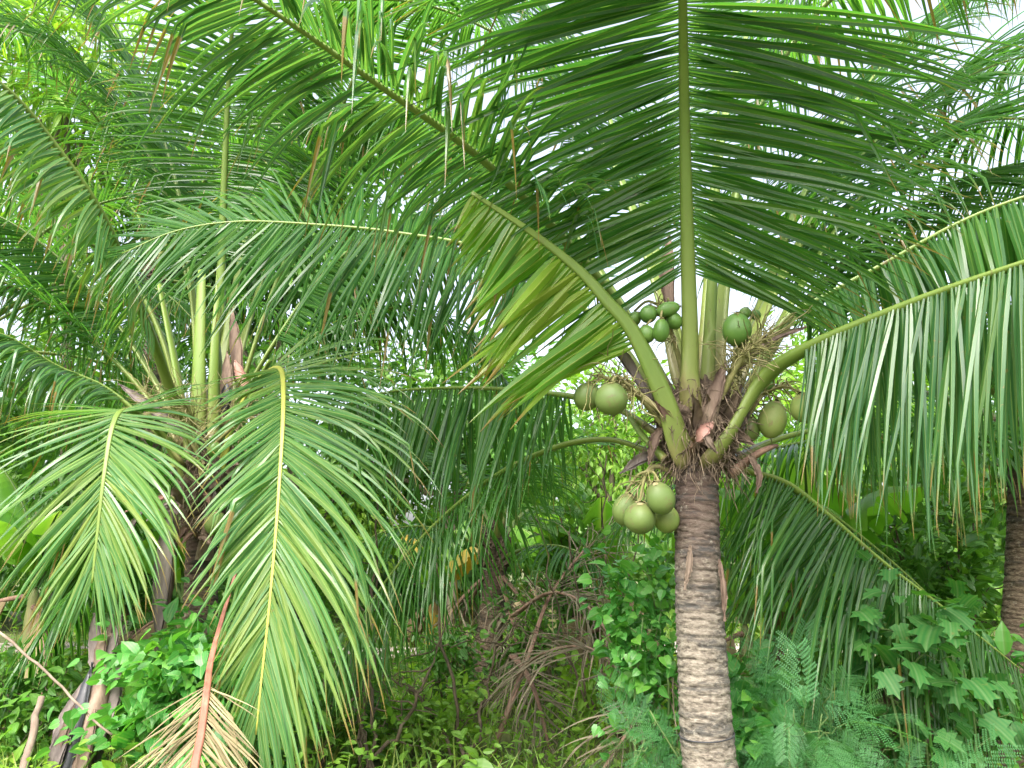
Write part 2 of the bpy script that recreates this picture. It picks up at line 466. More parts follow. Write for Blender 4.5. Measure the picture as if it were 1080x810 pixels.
def pinnate_template(pairs=13, pinnae=7):
    """a twice-divided feathery leaf: pinnae along a bent stalk, each with rows of tiny leaflets"""
    V, F, al, ac = [], [], [], []
    for i in range(pinnae):
        t = 0.25 + 0.75 * i / (pinnae - 1)
        for sgn in (-1, 1):
            base = np.array([0, t, -0.35 * t * t])
            ang = math.radians(62 - 18 * t)
            d = np.array([sgn * math.sin(ang), math.cos(ang), -0.15])
            Lp = 0.44 * (1 - 0.35 * abs(t - 0.55))
            side = np.array([-d[1], d[0], 0])
            for k in range(pairs):
                s = 0.1 + 0.9 * k / pairs
                c = base + d * Lp * s + np.array([0, 0, -0.16 * s * s])
                for q in (-1, 1):
                    dd = nrm(side * q * 0.9 + d * 0.42)
                    wv = nrm(d - dd * np.dot(d, dd)) * 0.0085
                    ll = 0.062 * (1 - 0.35 * s)
                    b = len(V)
                    V += [c, c + dd * ll * .5 + wv, c + dd * ll, c + dd * ll * .5 - wv]
                    F.append([b, b + 1, b + 2, b + 3])
                    al += [0.3] * 4
                    ac += [0.1] * 4
    return np.array(V), np.array(F), np.array(al), np.array(ac)


T_FEATHER = pinnate_template()


def scatter(mb, pos, axis, size, tmpl, tilt=0.6, rnd=None, up=UP):
    """one leaf per position, pointing along axis, its face roughly up"""
    n = len(pos)
    V, F, al, ac = tmpl
    A = nrm(axis)
    Nn = nrm(np.asarray(up) + rng.normal(0, tilt, (n, 3)))
    S = nrm(np.cross(A, Nn))
    Nn = np.cross(S, A)
    size = np.broadcast_to(np.asarray(size, float), (n,))
    v = pos[:, None] + size[:, None, None] * (V[None, :, 0, None] * S[:, None] + V[None, :, 1, None] * A[:, None] + V[None, :, 2, None] * Nn[:, None])
    m = len(V)
    f = (F[None] + (np.arange(n) * m)[:, None, None]).reshape(-1, F.shape[1])
    r = rng.random(n) if rnd is None else np.clip(rnd, 0, 1)
    mb.add(v.reshape(-1, 3), f, np.repeat(r, m), np.tile(al, n), np.tile(ac, n))


def frond(root, ctrl, L=0.95, w=0.042, a0=95, a1=30, elev=0.2, droop=1.2, start=0.28, roll=0.0, mat='frond', stalk='petiole',
          hint=None, r0=0.055, r1=0.007, limp=0.2, spacing=0.026, missing=0.03, seed=0, label=None, lens=None, sides=(-1, 1), LR=(1, 1), name='frond', wild=0.0, drawn=1.0):
    """a coconut frond: stalk through ctrl, two rows of folded leaflets that bend under their weight"""
    r = np.random.default_rng(1000 + seed)
    p, length = spline(ctrl, 60)
    T = tangents(p)
    mb = MB()
    tt = np.linspace(0, 1, 60)
    rad = r1 + (r0 - r1) * (1 - tt) ** 1.25
    rad = rad * (1 + 0.60 * np.exp(-tt * 22)) * np.sqrt(np.clip(0.30 + tt * 30, 0, 1))
    h = UP if hint is None else np.asarray(hint, float)
    S = np.cross(T, h)
    S = nrm(S)
    for i in range(1, 60):
        if np.dot(S[i], S[i - 1]) < 0:
            S[i] = -S[i]
    N = np.cross(S, T)
    cr, sr = math.cos(roll), math.sin(roll)
    S, N = S * cr + N * sr, N * cr - S * sr
    # stalk: broad channelled section that narrows into the rachis
    sec = np.array([(-1, .35), (-.9, -.35), (-.45, -.8), (.45, -.8), (.9, -.35), (1, .35), (.45, .5), (0, .3), (-.45, .5)])
    k = len(sec)
    thick = np.interp(tt, [0, .25, 1], [.55, .85, 1.0])
    v = p[:, None] + rad[:, None, None] * (sec[None, :, 0, None] * S[:, None] + sec[None, :, 1, None] * thick[:, None, None] * N[:, None])
    i, j = np.meshgrid(np.arange(59), np.arange(k), indexing='ij')
    q = (j + 1) % k
    mb.add(v.reshape(-1, 3), np.stack([i * k + j, i * k + q, (i + 1) * k + q, (i + 1) * k + j], -1).reshape(-1, 4),
           r.random(), np.repeat(tt, k), 0.0)
    mb.F.append(np.array([[59 * k + z for z in range(k)]]))
    mb.F.append(np.array([[z for z in range(k)][::-1]]))
    st = mb.build(name, stalk, root)
    if label:
        st['label'] = label
    # leaflets
    n = max(12, int(length * (1 - start) / spacing))
    K = 10
    bl = MB()
    for sgn in sides:
        u = (np.arange(n) + 0.5 + r.normal(0, 0.14, n)) / n
        keep = r.random(n) > missing
        u = np.clip(u[keep], 0, 1)
        m = len(u)
        t = start + (1 - start) * u
        idx = np.clip(t * 59, 0, 58.999)
        i0 = idx.astype(int)
        fr = (idx - i0)[:, None]
        lerp = lambda X: X[i0] * (1 - fr) + X[np.minimum(i0 + 1, 59)] * fr
        pos, Tt, Ss, Nn = lerp(p), nrm(lerp(T)), nrm(lerp(S)), nrm(lerp(N))
        rr = np.interp(t, tt, rad)
        ang = np.radians(a0 + (a1 - a0) * u ** 1.3 + r.normal(0, 3.4, m) + 2.5 * np.sin(u * 23 + seed + sgn))
        el = (elev if not isinstance(elev, tuple) else elev[0 if sgn < 0 else 1]) + r.normal(0, 0.10 + wild * .3, m) + 0.05 * np.sin(u * 31 + seed * 1.7 + sgn * 2)
        d = np.cos(ang)[:, None] * Tt + np.sin(ang)[:, None] * (np.cos(el)[:, None] * Ss * sgn + np.sin(el)[:, None] * Nn)
        d = nrm(d + r.normal(0, wild * 0.25, (m, 3)))
        prof = lens(u) if lens else np.interp(u, [0, .12, .35, .6, .85, 1], [.55, .82, 1, .95, .68, .34])
        ll = L * LR[0 if sgn < 0 else 1] * prof * (1 + r.normal(0, 0.07, m))
        ww = w * np.interp(u, [0, .1, .5, .9, 1], [.6, .9, 1, .75, .45]) * (1 + r.normal(0, .08, m))
        g = 0.78 * droop * np.exp(r.normal(0, 0.38, m))
        sb = np.where(r.random(m) < limp, r.uniform(.45, .9, m), 9)
        pos = pos + Ss * sgn * (rr * .75)[:, None] + Nn * (rr * .2)[:, None]
        Tr = nrm(Tt + r.normal(0, 0.12, (m, 3)))
        C, D = [pos], [d]
        sgrid = np.linspace(0, 1, K + 1)
        for s0, s1 in zip(sgrid[:-1], sgrid[1:]):
            ds = (s1 - s0)
            gg = g * (0.12 + 2.0 * s0 ** 1.5) * ds * ll / 0.95
            kink = (sb >= s0) & (sb < s1)
            gg = np.where(kink, gg + 2.2, gg)
            d = nrm(d + gg[:, None] * np.array([0, 0, -1.0]) + r.normal(0, 0.012 + wild * .06, (m, 3)))
            pos = pos + d * (ds * ll)[:, None]
            C.append(pos)
            D.append(d)
        C, D = np.stack(C, 1), np.stack(D, 1)
        W = Tr[:, None] - (Tr[:, None] * D).sum(-1, keepdims=True) * D
        W = nrm(W)
        Up = np.cross(D, W) * sgn
        flip = np.sign((Up[:, 0] * Nn).sum(-1))
        flip[flip == 0] = 1
        Up = Up * flip[:, None, None]
        # slow twist towards the tip
        tw = r.normal(0, 0.5, m)[:, None, None] * sgrid[None, :, None] ** 1.5
        W, Up = W * np.cos(tw) + Up * np.sin(tw), Up * np.cos(tw) - W * np.sin(tw)
        wid = np.interp(sgrid, [0, .05, .18, .45, .75, 1], [.35, .7, 1, .92, .55, .04])
        hw = 0.5 * ww[:, None] * wid[None] * drawn
        fold = 0.55
        eL = C - W * hw[..., None] - Up * (fold * hw)[..., None]
        eR = C + W * hw[..., None] - Up * (fold * hw)[..., None]
        quad = np.stack([eL, C, C, eR], 2)              # m, K+1, 4, 3
        base = (np.arange(m) * (K + 1) * 4)[:, None, None]
        rows = (np.arange(K) * 4)[None, :, None]
        f1 = np.array([0, 1, 5, 4])[None, None]
        f2 = np.array([2, 3, 7, 6])[None, None]
        f = np.concatenate([(base + rows + f1).reshape(-1, 4), (base + rows + f2).reshape(-1, 4)])
        alg = np.tile(sgrid, (m, 1))
        dried = (sb < 1) & (r.random(m) < .38)
        alg = np.where(dried[:, None] & (sgrid[None] > sb[:, None]), 1.1, alg)
        rn = np.clip(r.random(m) * .75 + .12 + .12 * np.sin(u * 9 + seed), 0, 1)
        bl.add(quad.reshape(-1, 3), f, np.repeat(rn, (K + 1) * 4), np.repeat(alg.ravel(), 4), np.tile(np.array([-.5, 0, 0, .5]), m * (K + 1)))
    bl.build('blade', mat, st)
    return st


def arc_ctrl(c, az, el, length, bend, n=7, out=0.08, turn=0.0):
    """control points of a frond that leaves the crown c at azimuth az, elevation el (degrees) and bends over by bend degrees"""
    pts = []
    a, e = math.radians(az), math.radians(el)
    p = np.array(c, float) + np.array([math.cos(a), math.sin(a), 0]) * out
    for i in range(n):
        pts.append(p.copy())
        f = i / (n - 1)
        ee = e - math.radians(bend) * f ** 1.2
        aa = a + math.radians(turn) * f
        p = p + np.array([math.cos(aa) * math.cos(ee), math.sin(aa) * math.cos(ee), math.sin(ee)]) * length / (n - 1)
    return pts


def palm_trunk(root, ctrl, r_bot, r_top, mat, seed=0, ring=0.045):
    """ringed trunk: every leaf scar is a ledge that runs round it"""
    r = np.random.default_rng(seed)
    length0 = spline(ctrl, 50)[1]
    nr = int(length0 / 0.0085)
    p, length = spline(ctrl, nr)
    T = tangents(p)
    k = 56
    S = nrm(np.cross(T, [0, 1.0, 0]))
    N = np.cross(S, T)
    th = np.linspace(0, 2 * np.pi, k, endpoint=False)
    z = np.linspace(0, length, nr)
    rad = r_top + (r_bot - r_top) * (1 - z / length) ** 1.3
    rad = rad * (1 + 0.28 * np.exp(-z / 0.14))
    # ring edges at slightly tilted, wavy heights
    edges = [0.0]
    while edges[-1] < length:
        edges.append(edges[-1] + ring * r.uniform(.6, 1.35))
    edges = np.array(edges)
    tilt = r.normal(0, 0.010, len(edges))
    tph = r.uniform(0, 6.28, len(edges))
    wav = r.normal(0, 0.004, (len(edges), 4))
    ph = np.zeros((nr, k))
    gro = np.zeros((nr, k))
    for j, a in enumerate(th):
        e = edges + tilt * np.cos(a - tph) + sum(wav[:, q] * np.sin((q + 2) * a + tph * (q + 1)) for q in range(4))
        e = np.sort(e)
        i = np.clip(np.searchsorted(e, z) - 1, 0, len(e) - 2)
        f = np.clip((z - e[i]) / np.maximum(e[i + 1] - e[i], 1e-3), 0, 1)
        ph[:, j] = 0.0065 * (1 - f) ** 1.3 * (0.6 + 0.8 * ((i * 37 % 11) / 11)) - 0.006 * np.exp(-((1 - f) / 0.10) ** 2)
        gro[:, j] = np.exp(-((1 - f) / 0.13) ** 2) * (0.45 + 0.55 * np.sin(a * 3 + i * 1.9) ** 2)
    bump = 0.006 * np.sin(th[None] * 2 + z[:, None] * 2.1) + r.normal(0, 0.0012, (nr, k))
    R = rad[:, None] + ph + bump
    v = p[:, None] + R[..., None] * (np.cos(th)[None, :, None] * S[:, None] + np.sin(th)[None, :, None] * N[:, None])
    i, j = np.meshgrid(np.arange(nr - 1), np.arange(k), indexing='ij')
    q = (j + 1) % k
    f = np.stack([i * k + j, i * k + q, (i + 1) * k + q, (i + 1) * k + j], -1).reshape(-1, 4)
    mb = MB()
    mb.add(v.reshape(-1, 3), f, 0.5, np.repeat(z / length, k), gro.ravel())
    mb.F.append(np.array([[(nr - 1) * k + a for a in range(k)]]))
    return mb.build('trunk', mat, root)


def coconut(parent, c, rx, rz, mat='coconut', tilt=(0, 0), seed=0, stalk_to=None, label=None):
    """three-ribbed nut with a scaly cap and, where it hangs, its stalk"""
    r = np.random.default_rng(500 + seed)
    nu, nv = 28, 20
    th = np.linspace(0, 2 * np.pi, nu, endpoint=False)
    ph = np.linspace(0.02, np.pi - 0.02, nv)
    TH, PH = np.meshgrid(th, ph)
    ridge = 1 + 0.06 * np.cos(3 * TH + r.uniform(0, 6)) * np.sin(PH) ** 2
    prof = np.sin(PH) * (1 + 0.10 * np.cos(PH))
    x = rx * prof * ridge * np.cos(TH)
    y = rx * prof * ridge * np.sin(TH)
    z = -rz * np.cos(PH) * (1 + 0.06 * np.sin(PH) ** 2)
    v = np.stack([x, y, z], -1).reshape(-1, 3) * (1 + r.normal(0, 0.002, (nu * nv, 1)))
    v[:, 2] = np.where(v[:, 2] < -0.82 * rz, v[:, 2] - 0.06 * rz * ((-v[:, 2] / rz - .82) / .18), v[:, 2])
    ax, ay = tilt
    Rm = np.array((Matrix.Rotation(ax, 3, 'X') @ Matrix.Rotation(ay, 3, 'Y')))
    i, j = np.meshgrid(np.arange(nv - 1), np.arange(nu), indexing='ij')
    q = (j + 1) % nu
    f = np.stack([i * nu + j, i * nu + q, (i + 1) * nu + q, (i + 1) * nu + j], -1).reshape(-1, 4)
    mb = MB()
    mb.add(v @ Rm.T + c, f, r.random(), np.repeat(np.linspace(0, 1, nv), nu))
    mb.F.append(np.array([list(range(nu))[::-1]]))
    mb.F.append(np.array([[(nv - 1) * nu + a for a in range(nu)]]))
    o = mb.build('coconut', mat, parent)
    cp = MB()
    for ring_, (rr_, zz_) in enumerate(((.46, .90), (.33, 1.0))):
        for k in range(3 if ring_ else 4):
            a_ = 2.1 * k + r.uniform(0, .6) + ring_
            u = np.linspace(-.75, .75, 6)
            q = np.array([[rx * rr_ * f_ * math.cos(a_ + x * (1.1 if f_ < .9 else .5)), rx * rr_ * f_ * math.sin(a_ + x * (1.1 if f_ < .9 else .5)), rz * (zz_ + .10 - .10 * f_ ** 2 + .02 * ring_)]
                          for f_ in (.2, .6, 1.0, 1.25) for x in u])
            ii, jj = np.meshgrid(np.arange(3), np.arange(5), indexing='ij')
            cp.add(q @ Rm.T + c, np.stack([ii * 6 + jj, ii * 6 + jj + 1, (ii + 1) * 6 + jj + 1, (ii + 1) * 6 + jj], -1).reshape(-1, 4), r.random(), .5)
    if parent.type == 'EMPTY':
        cp.build('cap', 'stalk', o).matrix_parent_inverse = Matrix.Identity(4)
    else:
        cp.build('cap', 'stalk', parent)
    if label:
        o['label'] = label
    return o


# ------------------------------------------------------------------ ground
def ground_z(x, y):
    return 0.05 * np.sin(x * .9 + 1) * np.cos(y * .7) + 0.03 * np.sin(x * 2.3 + y * 1.7)


gx = np.concatenate([-np.geomspace(150, 12, 12), np.linspace(-11, 11, 90), np.geomspace(12, 150, 12)])
gy = np.concatenate([-np.geomspace(150, 4, 10), np.linspace(-3, 18, 90), np.geomspace(19, 200, 12)])
X, Y = np.meshgrid(gx, gy)
Z = ground_z(X, Y) + rng.normal(0, 0.012, X.shape)
mb = MB()
i, j = np.meshgrid(np.arange(len(gy) - 1), np.arange(len(gx) - 1), indexing='ij')
w_ = len(gx)
mb.add(np.stack([X, Y, Z], -1).reshape(-1, 3), np.stack([i * w_ + j, i * w_ + j + 1, (i + 1) * w_ + j + 1, (i + 1) * w_ + j], -1).reshape(-1, 4))
tag(mb.build('ground', 'soil'), kind='structure')

mb = MB()
xs = np.linspace(-9, 9, 60)
cy = 12.6 + 0.35 * np.sin(xs * .6)
e0, e1 = cy - .75 + .12 * np.sin(xs * 3.1), cy + .75 + .12 * np.sin(xs * 2.3 + 1)
rows = np.linspace(0, 1, 6)
PX = np.repeat(xs[None], 6, 0)
PY = e0[None] + (e1 - e0)[None] * rows[:, None]
PZ = 0.10 + 0.05 * np.sin(rows * np.pi)[:, None] + 0 * PX
i, j = np.meshgrid(np.arange(5), np.arange(59), indexing='ij')
mb.add(np.stack([PX, PY, PZ], -1).reshape(-1, 3), np.stack([i * 60 + j, i * 60 + j + 1, (i + 1) * 60 + j + 1, (i + 1) * 60 + j], -1).reshape(-1, 4))
tag(mb.build('path', 'path'), kind='structure')


# ------------------------------------------------------------------ main coconut palm
def fibre_mass(root, c, r, h, n, seed, axis=UP, mat='fibre', flare=0.0):
    """matted sheath fibre round the crown: a rough cone and loose strands that hang out of it"""
    rr = np.random.default_rng(seed)
    mb = MB()
    k, m = 40, 26
    th = np.linspace(0, 2 * np.pi, k, endpoint=False)
    zz = np.linspace(0, 1, m)
    R = r * np.interp(zz, [0, .12, .3, .55, .8, 1], [.75, 1.0, 1.05 + flare * .5, 1.05 + flare, .72 + flare, .3 + flare * .5])[:, None] * (1 + 0.16 * rr.normal(0, 1, (m, k)) * .6 + .14 * np.sin(5 * th)[None] + .1 * np.sin(8 * th + 2)[None])
    v = np.stack([c[0] + R * np.cos(th), c[1] + R * np.sin(th), c[2] + h * zz[:, None] + rr.normal(0, .012, (m, k))], -1)
    i, j = np.meshgrid(np.arange(m - 1), np.arange(k), indexing='ij')
    q = (j + 1) % k
    mb.add(v.reshape(-1, 3), np.stack([i * k + j, i * k + q, (i + 1) * k + q, (i + 1) * k + j], -1).reshape(-1, 4), 0.3)
    mb.build('fibre_sheath', mat, root, smooth=False)
    mb = MB()
    for _ in range(n):
        a = rr.uniform(0, 6.28)
        z0 = rr.uniform(.06, .9) * h
        rz_ = r * (.95 + flare * min(1, max(0, z0 / h * 1.8)))
        s = np.array([c[0] + rz_ * math.cos(a), c[1] + rz_ * math.sin(a), c[2] + z0])
        d = nrm(np.array([math.cos(a + rr.normal(0, .9)), math.sin(a + rr.normal(0, .9)), rr.normal(.1, .8)]))
        ll = rr.uniform(.08, .3)
        pts = [s]
        for q in range(6):
            d = nrm(d + np.array([0, 0, -.32]) + rr.normal(0, .28, 3))
            pts.append(pts[-1] + d * ll / 6)
        tube(mb, np.array(pts), np.linspace(.0032, .001, 7) * rr.uniform(.6, 1.7), 3, rnd=rr.uniform(.2, 1.4), cap=False)
    mb.build('loose_fibre', mat, root, smooth=False)


def spathe(root, ctrl, width, mat='husk', name='spathe', fold=.6, seed=0):
    """a dry boat-shaped sheath: a curved trough, pointed at both ends"""
    p, L = spline(ctrl, 22)
    T = tangents(p)
    S = np.cross(T, np.array([0, -1.0, 0.25]))
    S = nrm(S)
    N = np.cross(S, T)
    t = np.linspace(0, 1, 22)
    w = width * np.interp(t, [0, .15, .45, .75, 1], [.35, .75, 1, .7, .05])
    a = np.linspace(-1.25, 1.25, 9)
    rr = np.random.default_rng(seed)
    mb = MB()
    out = []
    for th in (0.0, 0.010):
        v = p[:, None] + (w[:, None, None] - th) * (np.sin(a)[None, :, None] * S[:, None] * 1.0 + (1 - np.cos(a))[None, :, None] * N[:, None] * fold) + th * N[:, None]
        out.append(v + (rr.normal(0, .0025, v.shape) if th == 0 else 0))
    i, j = np.meshgrid(np.arange(21), np.arange(8), indexing='ij')
    f = np.stack([i * 9 + j, i * 9 + j + 1, (i + 1) * 9 + j + 1, (i + 1) * 9 + j], -1).reshape(-1, 4)
    mb.add(out[0].reshape(-1, 3), f, .5, np.repeat(t, 9))
    mb.add(out[1].reshape(-1, 3), f[:, ::-1], .2, np.repeat(t, 9))
    return mb.build(name, mat, root)


def flower_stalk(root, ctrl, n, spread, seed, mat='stalk', name='fruit_stalk', droop=.25, nuts=0):
    """old flower stalk: a thick stem that splits into many crooked thin branches"""
    rr = np.random.default_rng(seed)
    mb = MB()
    p, L = spline(ctrl, 16)
    tube(mb, p, np.linspace(.018, .009, 16), 7)
    for _ in range(n):
        i = rr.integers(7, 16)
        s = p[i]
        d = nrm(rr.normal(0, 1, 3) + (p[-1] - p[0]) / L * .9)
        ll = spread * rr.uniform(.5, 1.1)
        pts = [s]
        for q in range(7):
            d = nrm(d + np.array([0, 0, -droop]) + rr.normal(0, .22, 3))
            pts.append(pts[-1] + d * ll / 7)
        tube(mb, np.array(pts), np.linspace(.0045, .002, 8), 4, rnd=rr.uniform(0, 1.2), cap=False)
    return mb.build(name, mat, root)


palm = thing('coconut_palm', 'tall coconut palm with pale ringed trunk, round green coconuts and upright centre frond', 'palm tree', (P(748, 800, 3.98)[0] + .05, 3.95, 0.0), 'coconut palms')
g0 = np.array([palm.location.x, 3.95, -0.12])
palm_trunk(palm, [g0, P(748, 800, 3.98), P(741, 700, 4.03), P(736, 600, 4.08), P(735, 488, 4.12)], .126, .120, 'trunk', 3, ring=.036)
MC = P(738, 440, 4.14)                              # heart of the crown
fibre_mass(palm, P(738, 496, 4.14) + np.array([0, 0, -.02]), .145, .54, 950, 31, flare=.28)

MD = 4.14
# the frond that rises straight up over the viewer
frond(palm, [P(732, 446, 4.03), P(728, 415, 3.98), P(728, 350, 3.93), P(725, 250, 3.8), P(722, 120, 3.55), P(720, 0, 3.2), P(717, -150, 2.7), P(712, -330, 2.1), P(705, -520, 1.5)],
      L=1.5, w=.037, a0=116, a1=52, elev=-.10, droop=.34, start=.20, r0=.052, r1=.005, limp=.12, seed=1, spacing=.0165, label='tall upright centre frond seen from below')
# right frond with the long hanging curtain
frond(palm, [P(742, 492, 4.02), P(765, 462, 3.96), P(800, 405, 3.9), P(845, 370, 3.7), P(960, 320, 3.3), P(1080, 277, 2.95), P(1200, 240, 2.65), P(1330, 225, 2.4)],
      L=1.08, w=.030, a0=112, a1=94, elev=-1.38, droop=.6, start=.335, mat='frond_blue', r0=.072, limp=.1, seed=2, spacing=.0195, label='right frond whose leaflets hang as a long curtain')
# upper right, behind
frond(palm, [P(780, 440, 4.25), P(820, 345, 4.3), P(870, 312, 4.3), P(930, 280, 4.2), P(1010, 236, 4.0), P(1090, 205, 3.8), P(1200, 180, 3.6), P(1330, 190, 3.4)],
      L=1.0, w=.035, a0=108, a1=85, elev=-1.25, droop=1.0, start=.28, r0=.045, seed=3, limp=.2, spacing=.027)
# short yellowing frond with a broken end
frond(palm, [P(728, 488, 4.03), P(715, 466, 3.97), P(700, 420, 3.92), P(668, 352, 3.85), P(640, 318, 3.8), P(610, 285, 3.75), P(560, 245, 3.65), P(497, 203, 3.55)],
      L=.90, w=.060, a0=84, a1=86, elev=.0, droop=.25, start=.36, hint=(0, -1, .15), mat='frond_bright', r0=.066, r1=.012, limp=.02, seed=4, spacing=.027, label='short yellowish frond with a brown broken tip',
      lens=lambda u: np.interp(u, [0, .2, .5, 1], [.85, 1, .85, .25]), sides=(-1,))
# long frond to the upper left
frond(palm, [P(712, 450, 4.2), P(670, 350, 4.2), P(600, 258, 4.1), P(507, 167, 3.85), P(400, 90, 3.55), P(270, 0, 3.2), P(150, -70, 2.9), P(20, -110, 2.6)],
      L=1.08, w=.034, a0=84, a1=42, elev=-.15, droop=1.25, start=.27, mat='frond_blue', r0=.052, limp=.35, seed=5, spacing=.026, label='long frond arching to the upper left')
# level frond to the left with the hanging curtain
frond(palm, [P(700, 462, 4.15), P(655, 432, 4.3), P(607, 418, 4.5), P(507, 409, 4.9), P(420, 412, 5.2), P(375, 424, 5.35), P(345, 445, 5.45)],
      L=.98, w=.034, a0=95, a1=80, elev=-1.3, droop=1.2, start=.26, r0=.042, seed=6, limp=.2, spacing=.034, label='level left frond hanging as a curtain')
# thin arched stalk to the left, frond falling to lower left
frond(palm, [P(705, 488, 4.15), P(688, 477, 4.25), P(640, 463, 4.4), P(581, 473, 4.6), P(510, 510, 4.9), P(440, 572, 5.1), P(385, 645, 5.2), P(350, 712, 5.25)],
      L=.85, w=.018, a0=86, a1=25, elev=-.9, droop=1.6, start=.30, r0=.036, seed=7, limp=.15, spacing=.026)
# lower right, falling behind the curtain
frond(palm, [P(762, 492, 4.2), P(790, 497, 4.3), P(830, 510, 4.35), P(875, 545, 4.4), P(930, 592, 4.45), P(1000, 645, 4.5), P(1075, 705, 4.5)],
      L=1.12, w=.026, a0=108, a1=45, elev=-1.3, droop=1.2, start=.14, r0=.038, seed=8, limp=.3, spacing=.024)
frond(palm, [P(768, 492, 4.3), P(810, 505, 4.7), P(880, 545, 5.1), P(960, 610, 5.3), P(1040, 690, 5.4)],
      L=1.05, w=.026, a0=100, a1=40, elev=-1.2, droop=1.2, start=.12, r0=.034, seed=19, limp=.3, spacing=.026)
frond(palm, [P(770, 485, 4.25), P(832, 459, 4.6), P(935, 442, 5.0), P(1040, 452, 5.3), P(1150, 490, 5.5)],
      L=.9, w=.034, a0=82, a1=35, elev=-.2, droop=3.0, start=.30, r0=.040, seed=9)
# upright ones behind the centre
frond(palm, [P(752, 410, 4.22), P(764, 300, 4.35), P(785, 160, 4.4), P(840, 40, 4.3), P(930, -40, 4.1), P(1060, -80, 3.9), P(1180, -60, 3.7)],
      L=1.0, w=.033, a0=95, a1=35, elev=.05, droop=1.6, start=.30, r0=.055, seed=10, limp=.3)
frond(palm, [P(722, 415, 4.25), P(690, 290, 4.6), P(640, 160, 5.0), P(560, 60, 5.3), P(450, 5, 5.5), P(340, 0, 5.6)],
      L=.95, w=.033, a0=92, a1=35, elev=.1, droop=1.6, start=.30, r0=.05, seed=11, limp=.2)
frond(palm, [P(745, 405, 4.3), P(750, 290, 4.7), P(760, 150, 5.2), P(790, 30, 5.8), P(830, -60, 6.5), P(880, -90, 7.2)],
      L=.95, w=.033, a0=92, a1=35, elev=.1, droop=1.4, start=.30, r0=.052, seed=12)
frond(palm, [P(770, 420, 4.3), P(810, 320, 4.6), P(880, 200, 5.0), P(970, 110, 5.4), P(1080, 60, 5.7), P(1190, 70, 6.0)],
      L=.95, w=.035, a0=90, a1=35, elev=.1, droop=2.0, start=.30, r0=.05, seed=13, limp=.25)
frond(palm, [P(765, 425, 4.3), P(800, 330, 4.7), P(850, 200, 5.2), P(930, 70, 5.6), P(1030, -20, 5.9), P(1140, -50, 6.2)],
      L=1.05, w=.034, a0=92, a1=40, elev=.0, droop=1.2, start=.28, r0=.045, seed=15, limp=.25)
frond(palm, [P(725, 420, 4.3), P(700, 300, 4.9), P(665, 180, 5.5), P(610, 60, 6.0), P(540, -30, 6.4), P(440, -70, 6.7)],
      L=1.05, w=.034, a0=94, a1=40, elev=.0, droop=1.2, start=.26, r0=.045, seed=16, limp=.25)
frond(palm, [P(712, 430, 4.35), P(660, 330, 4.8), P(590, 225, 5.2), P(500, 140, 5.5), P(410, 110, 5.7), P(330, 130, 5.9)],
      L=1.05, w=.034, a0=92, a1=40, elev=-.5, droop=2.2, start=.26, r0=.045, seed=17, limp=.35)
frond(palm, [P(780, 430, 4.35), P(840, 330, 4.7), P(920, 250, 5.1), P(1010, 190, 5.4), P(1110, 170, 5.7), P(1200, 190, 5.9)],
      L=1.0, w=.034, a0=92, a1=50, elev=-.4, droop=2.0, start=.26, r0=.042, seed=18, limp=.3)
frond(palm, [P(778, 435, 4.3), P(840, 310, 4.6), P(910, 205, 4.8), P(985, 145, 4.9), P(1065, 125, 5.0), P(1160, 140, 5.1)],
      L=1.05, w=.034, a0=92, a1=45, elev=-.1, droop=1.3, start=.30, r0=.04, seed=38, limp=.3)
# long low frond crossing to the far left
frond(palm, [P(705, 450, 4.25), P(640, 345, 4.5), P(520, 268, 4.75), P(420, 246, 4.8), P(330, 237, 4.8), P(250, 234, 4.75), P(185, 244, 4.7), P(128, 268, 4.65)],
      L=1.08, w=.035, a0=104, a1=30, elev=(-1.25, .85), droop=.7, start=.28, r0=.045, mat='frond', seed=14, limp=.1, label='frond crossing to the far left')
# spear leaf
sp = MB()
tube(sp, spline([P(745, 420, 4.16), P(750, 320, 4.18), P(756, 200, 4.15), P(758, 90, 4.05)], 30)[0], np.interp(np.linspace(0, 1, 30), [0, .3, 1], [.045, .035, .004]), 8)
sp.build('spear_leaf', 'petiole', palm)
# stubs of old stalks round the crown: broad bases that clasp the trunk
for k, (a, b, c, r0_, mt) in enumerate([
        (P(770, 500, 4.1), P(800, 478, 4.05), P(818, 470, 4.1), .05, 'petiole_dry'),
        (P(702, 485, 4.05), P(680, 462, 4.1), P(664, 440, 4.2), .04, 'petiole'), (P(745, 470, 3.95), P(757, 425, 3.9), P(764, 385, 3.95), .035, 'husk')]):
    mb = MB()
    q, _ = spline([a, b, c], 18)
    tube(mb, q, np.linspace(r0_, r0_ * .45, 18) * (1 + .3 * np.exp(-np.linspace(0, 1, 18) * 5)), 12, flat=(1, .55))
    mb.build('stalk_base', mt, palm)
# dry sheaths
spathe(palm, [P(706, 330, 4.2), P(703, 290, 4.25), P(706, 245, 4.3)], .05, 'husk', seed=1)
spathe(palm, [P(738, 462, 3.93), P(750, 425, 3.88), P(765, 380, 3.95)], .04, 'husk', seed=2)
spathe(palm, [P(690, 430, 4.0), P(655, 375, 4.0), P(610, 335, 4.05)], .035, 'spathe_grey', seed=3)
spathe(palm, [P(770, 395, 4.1), P(810, 360, 4.1), P(850, 345, 4.15)], .035, 'husk', seed=4)
spathe(palm, [P(735, 465, 3.9), P(742, 455, 3.86), P(752, 446, 3.88)], .035, 'pink', 'torn_sheath', seed=5)
spathe(palm, [P(742, 455, 3.88), P(748, 468, 3.84), P(756, 478, 3.86)], .022, 'wood_pale', 'torn_sheath', seed=6)
spathe(palm, [P(700, 450, 4.0), P(690, 465, 3.98), P(684, 490, 3.98)], .03, 'husk', seed=7)
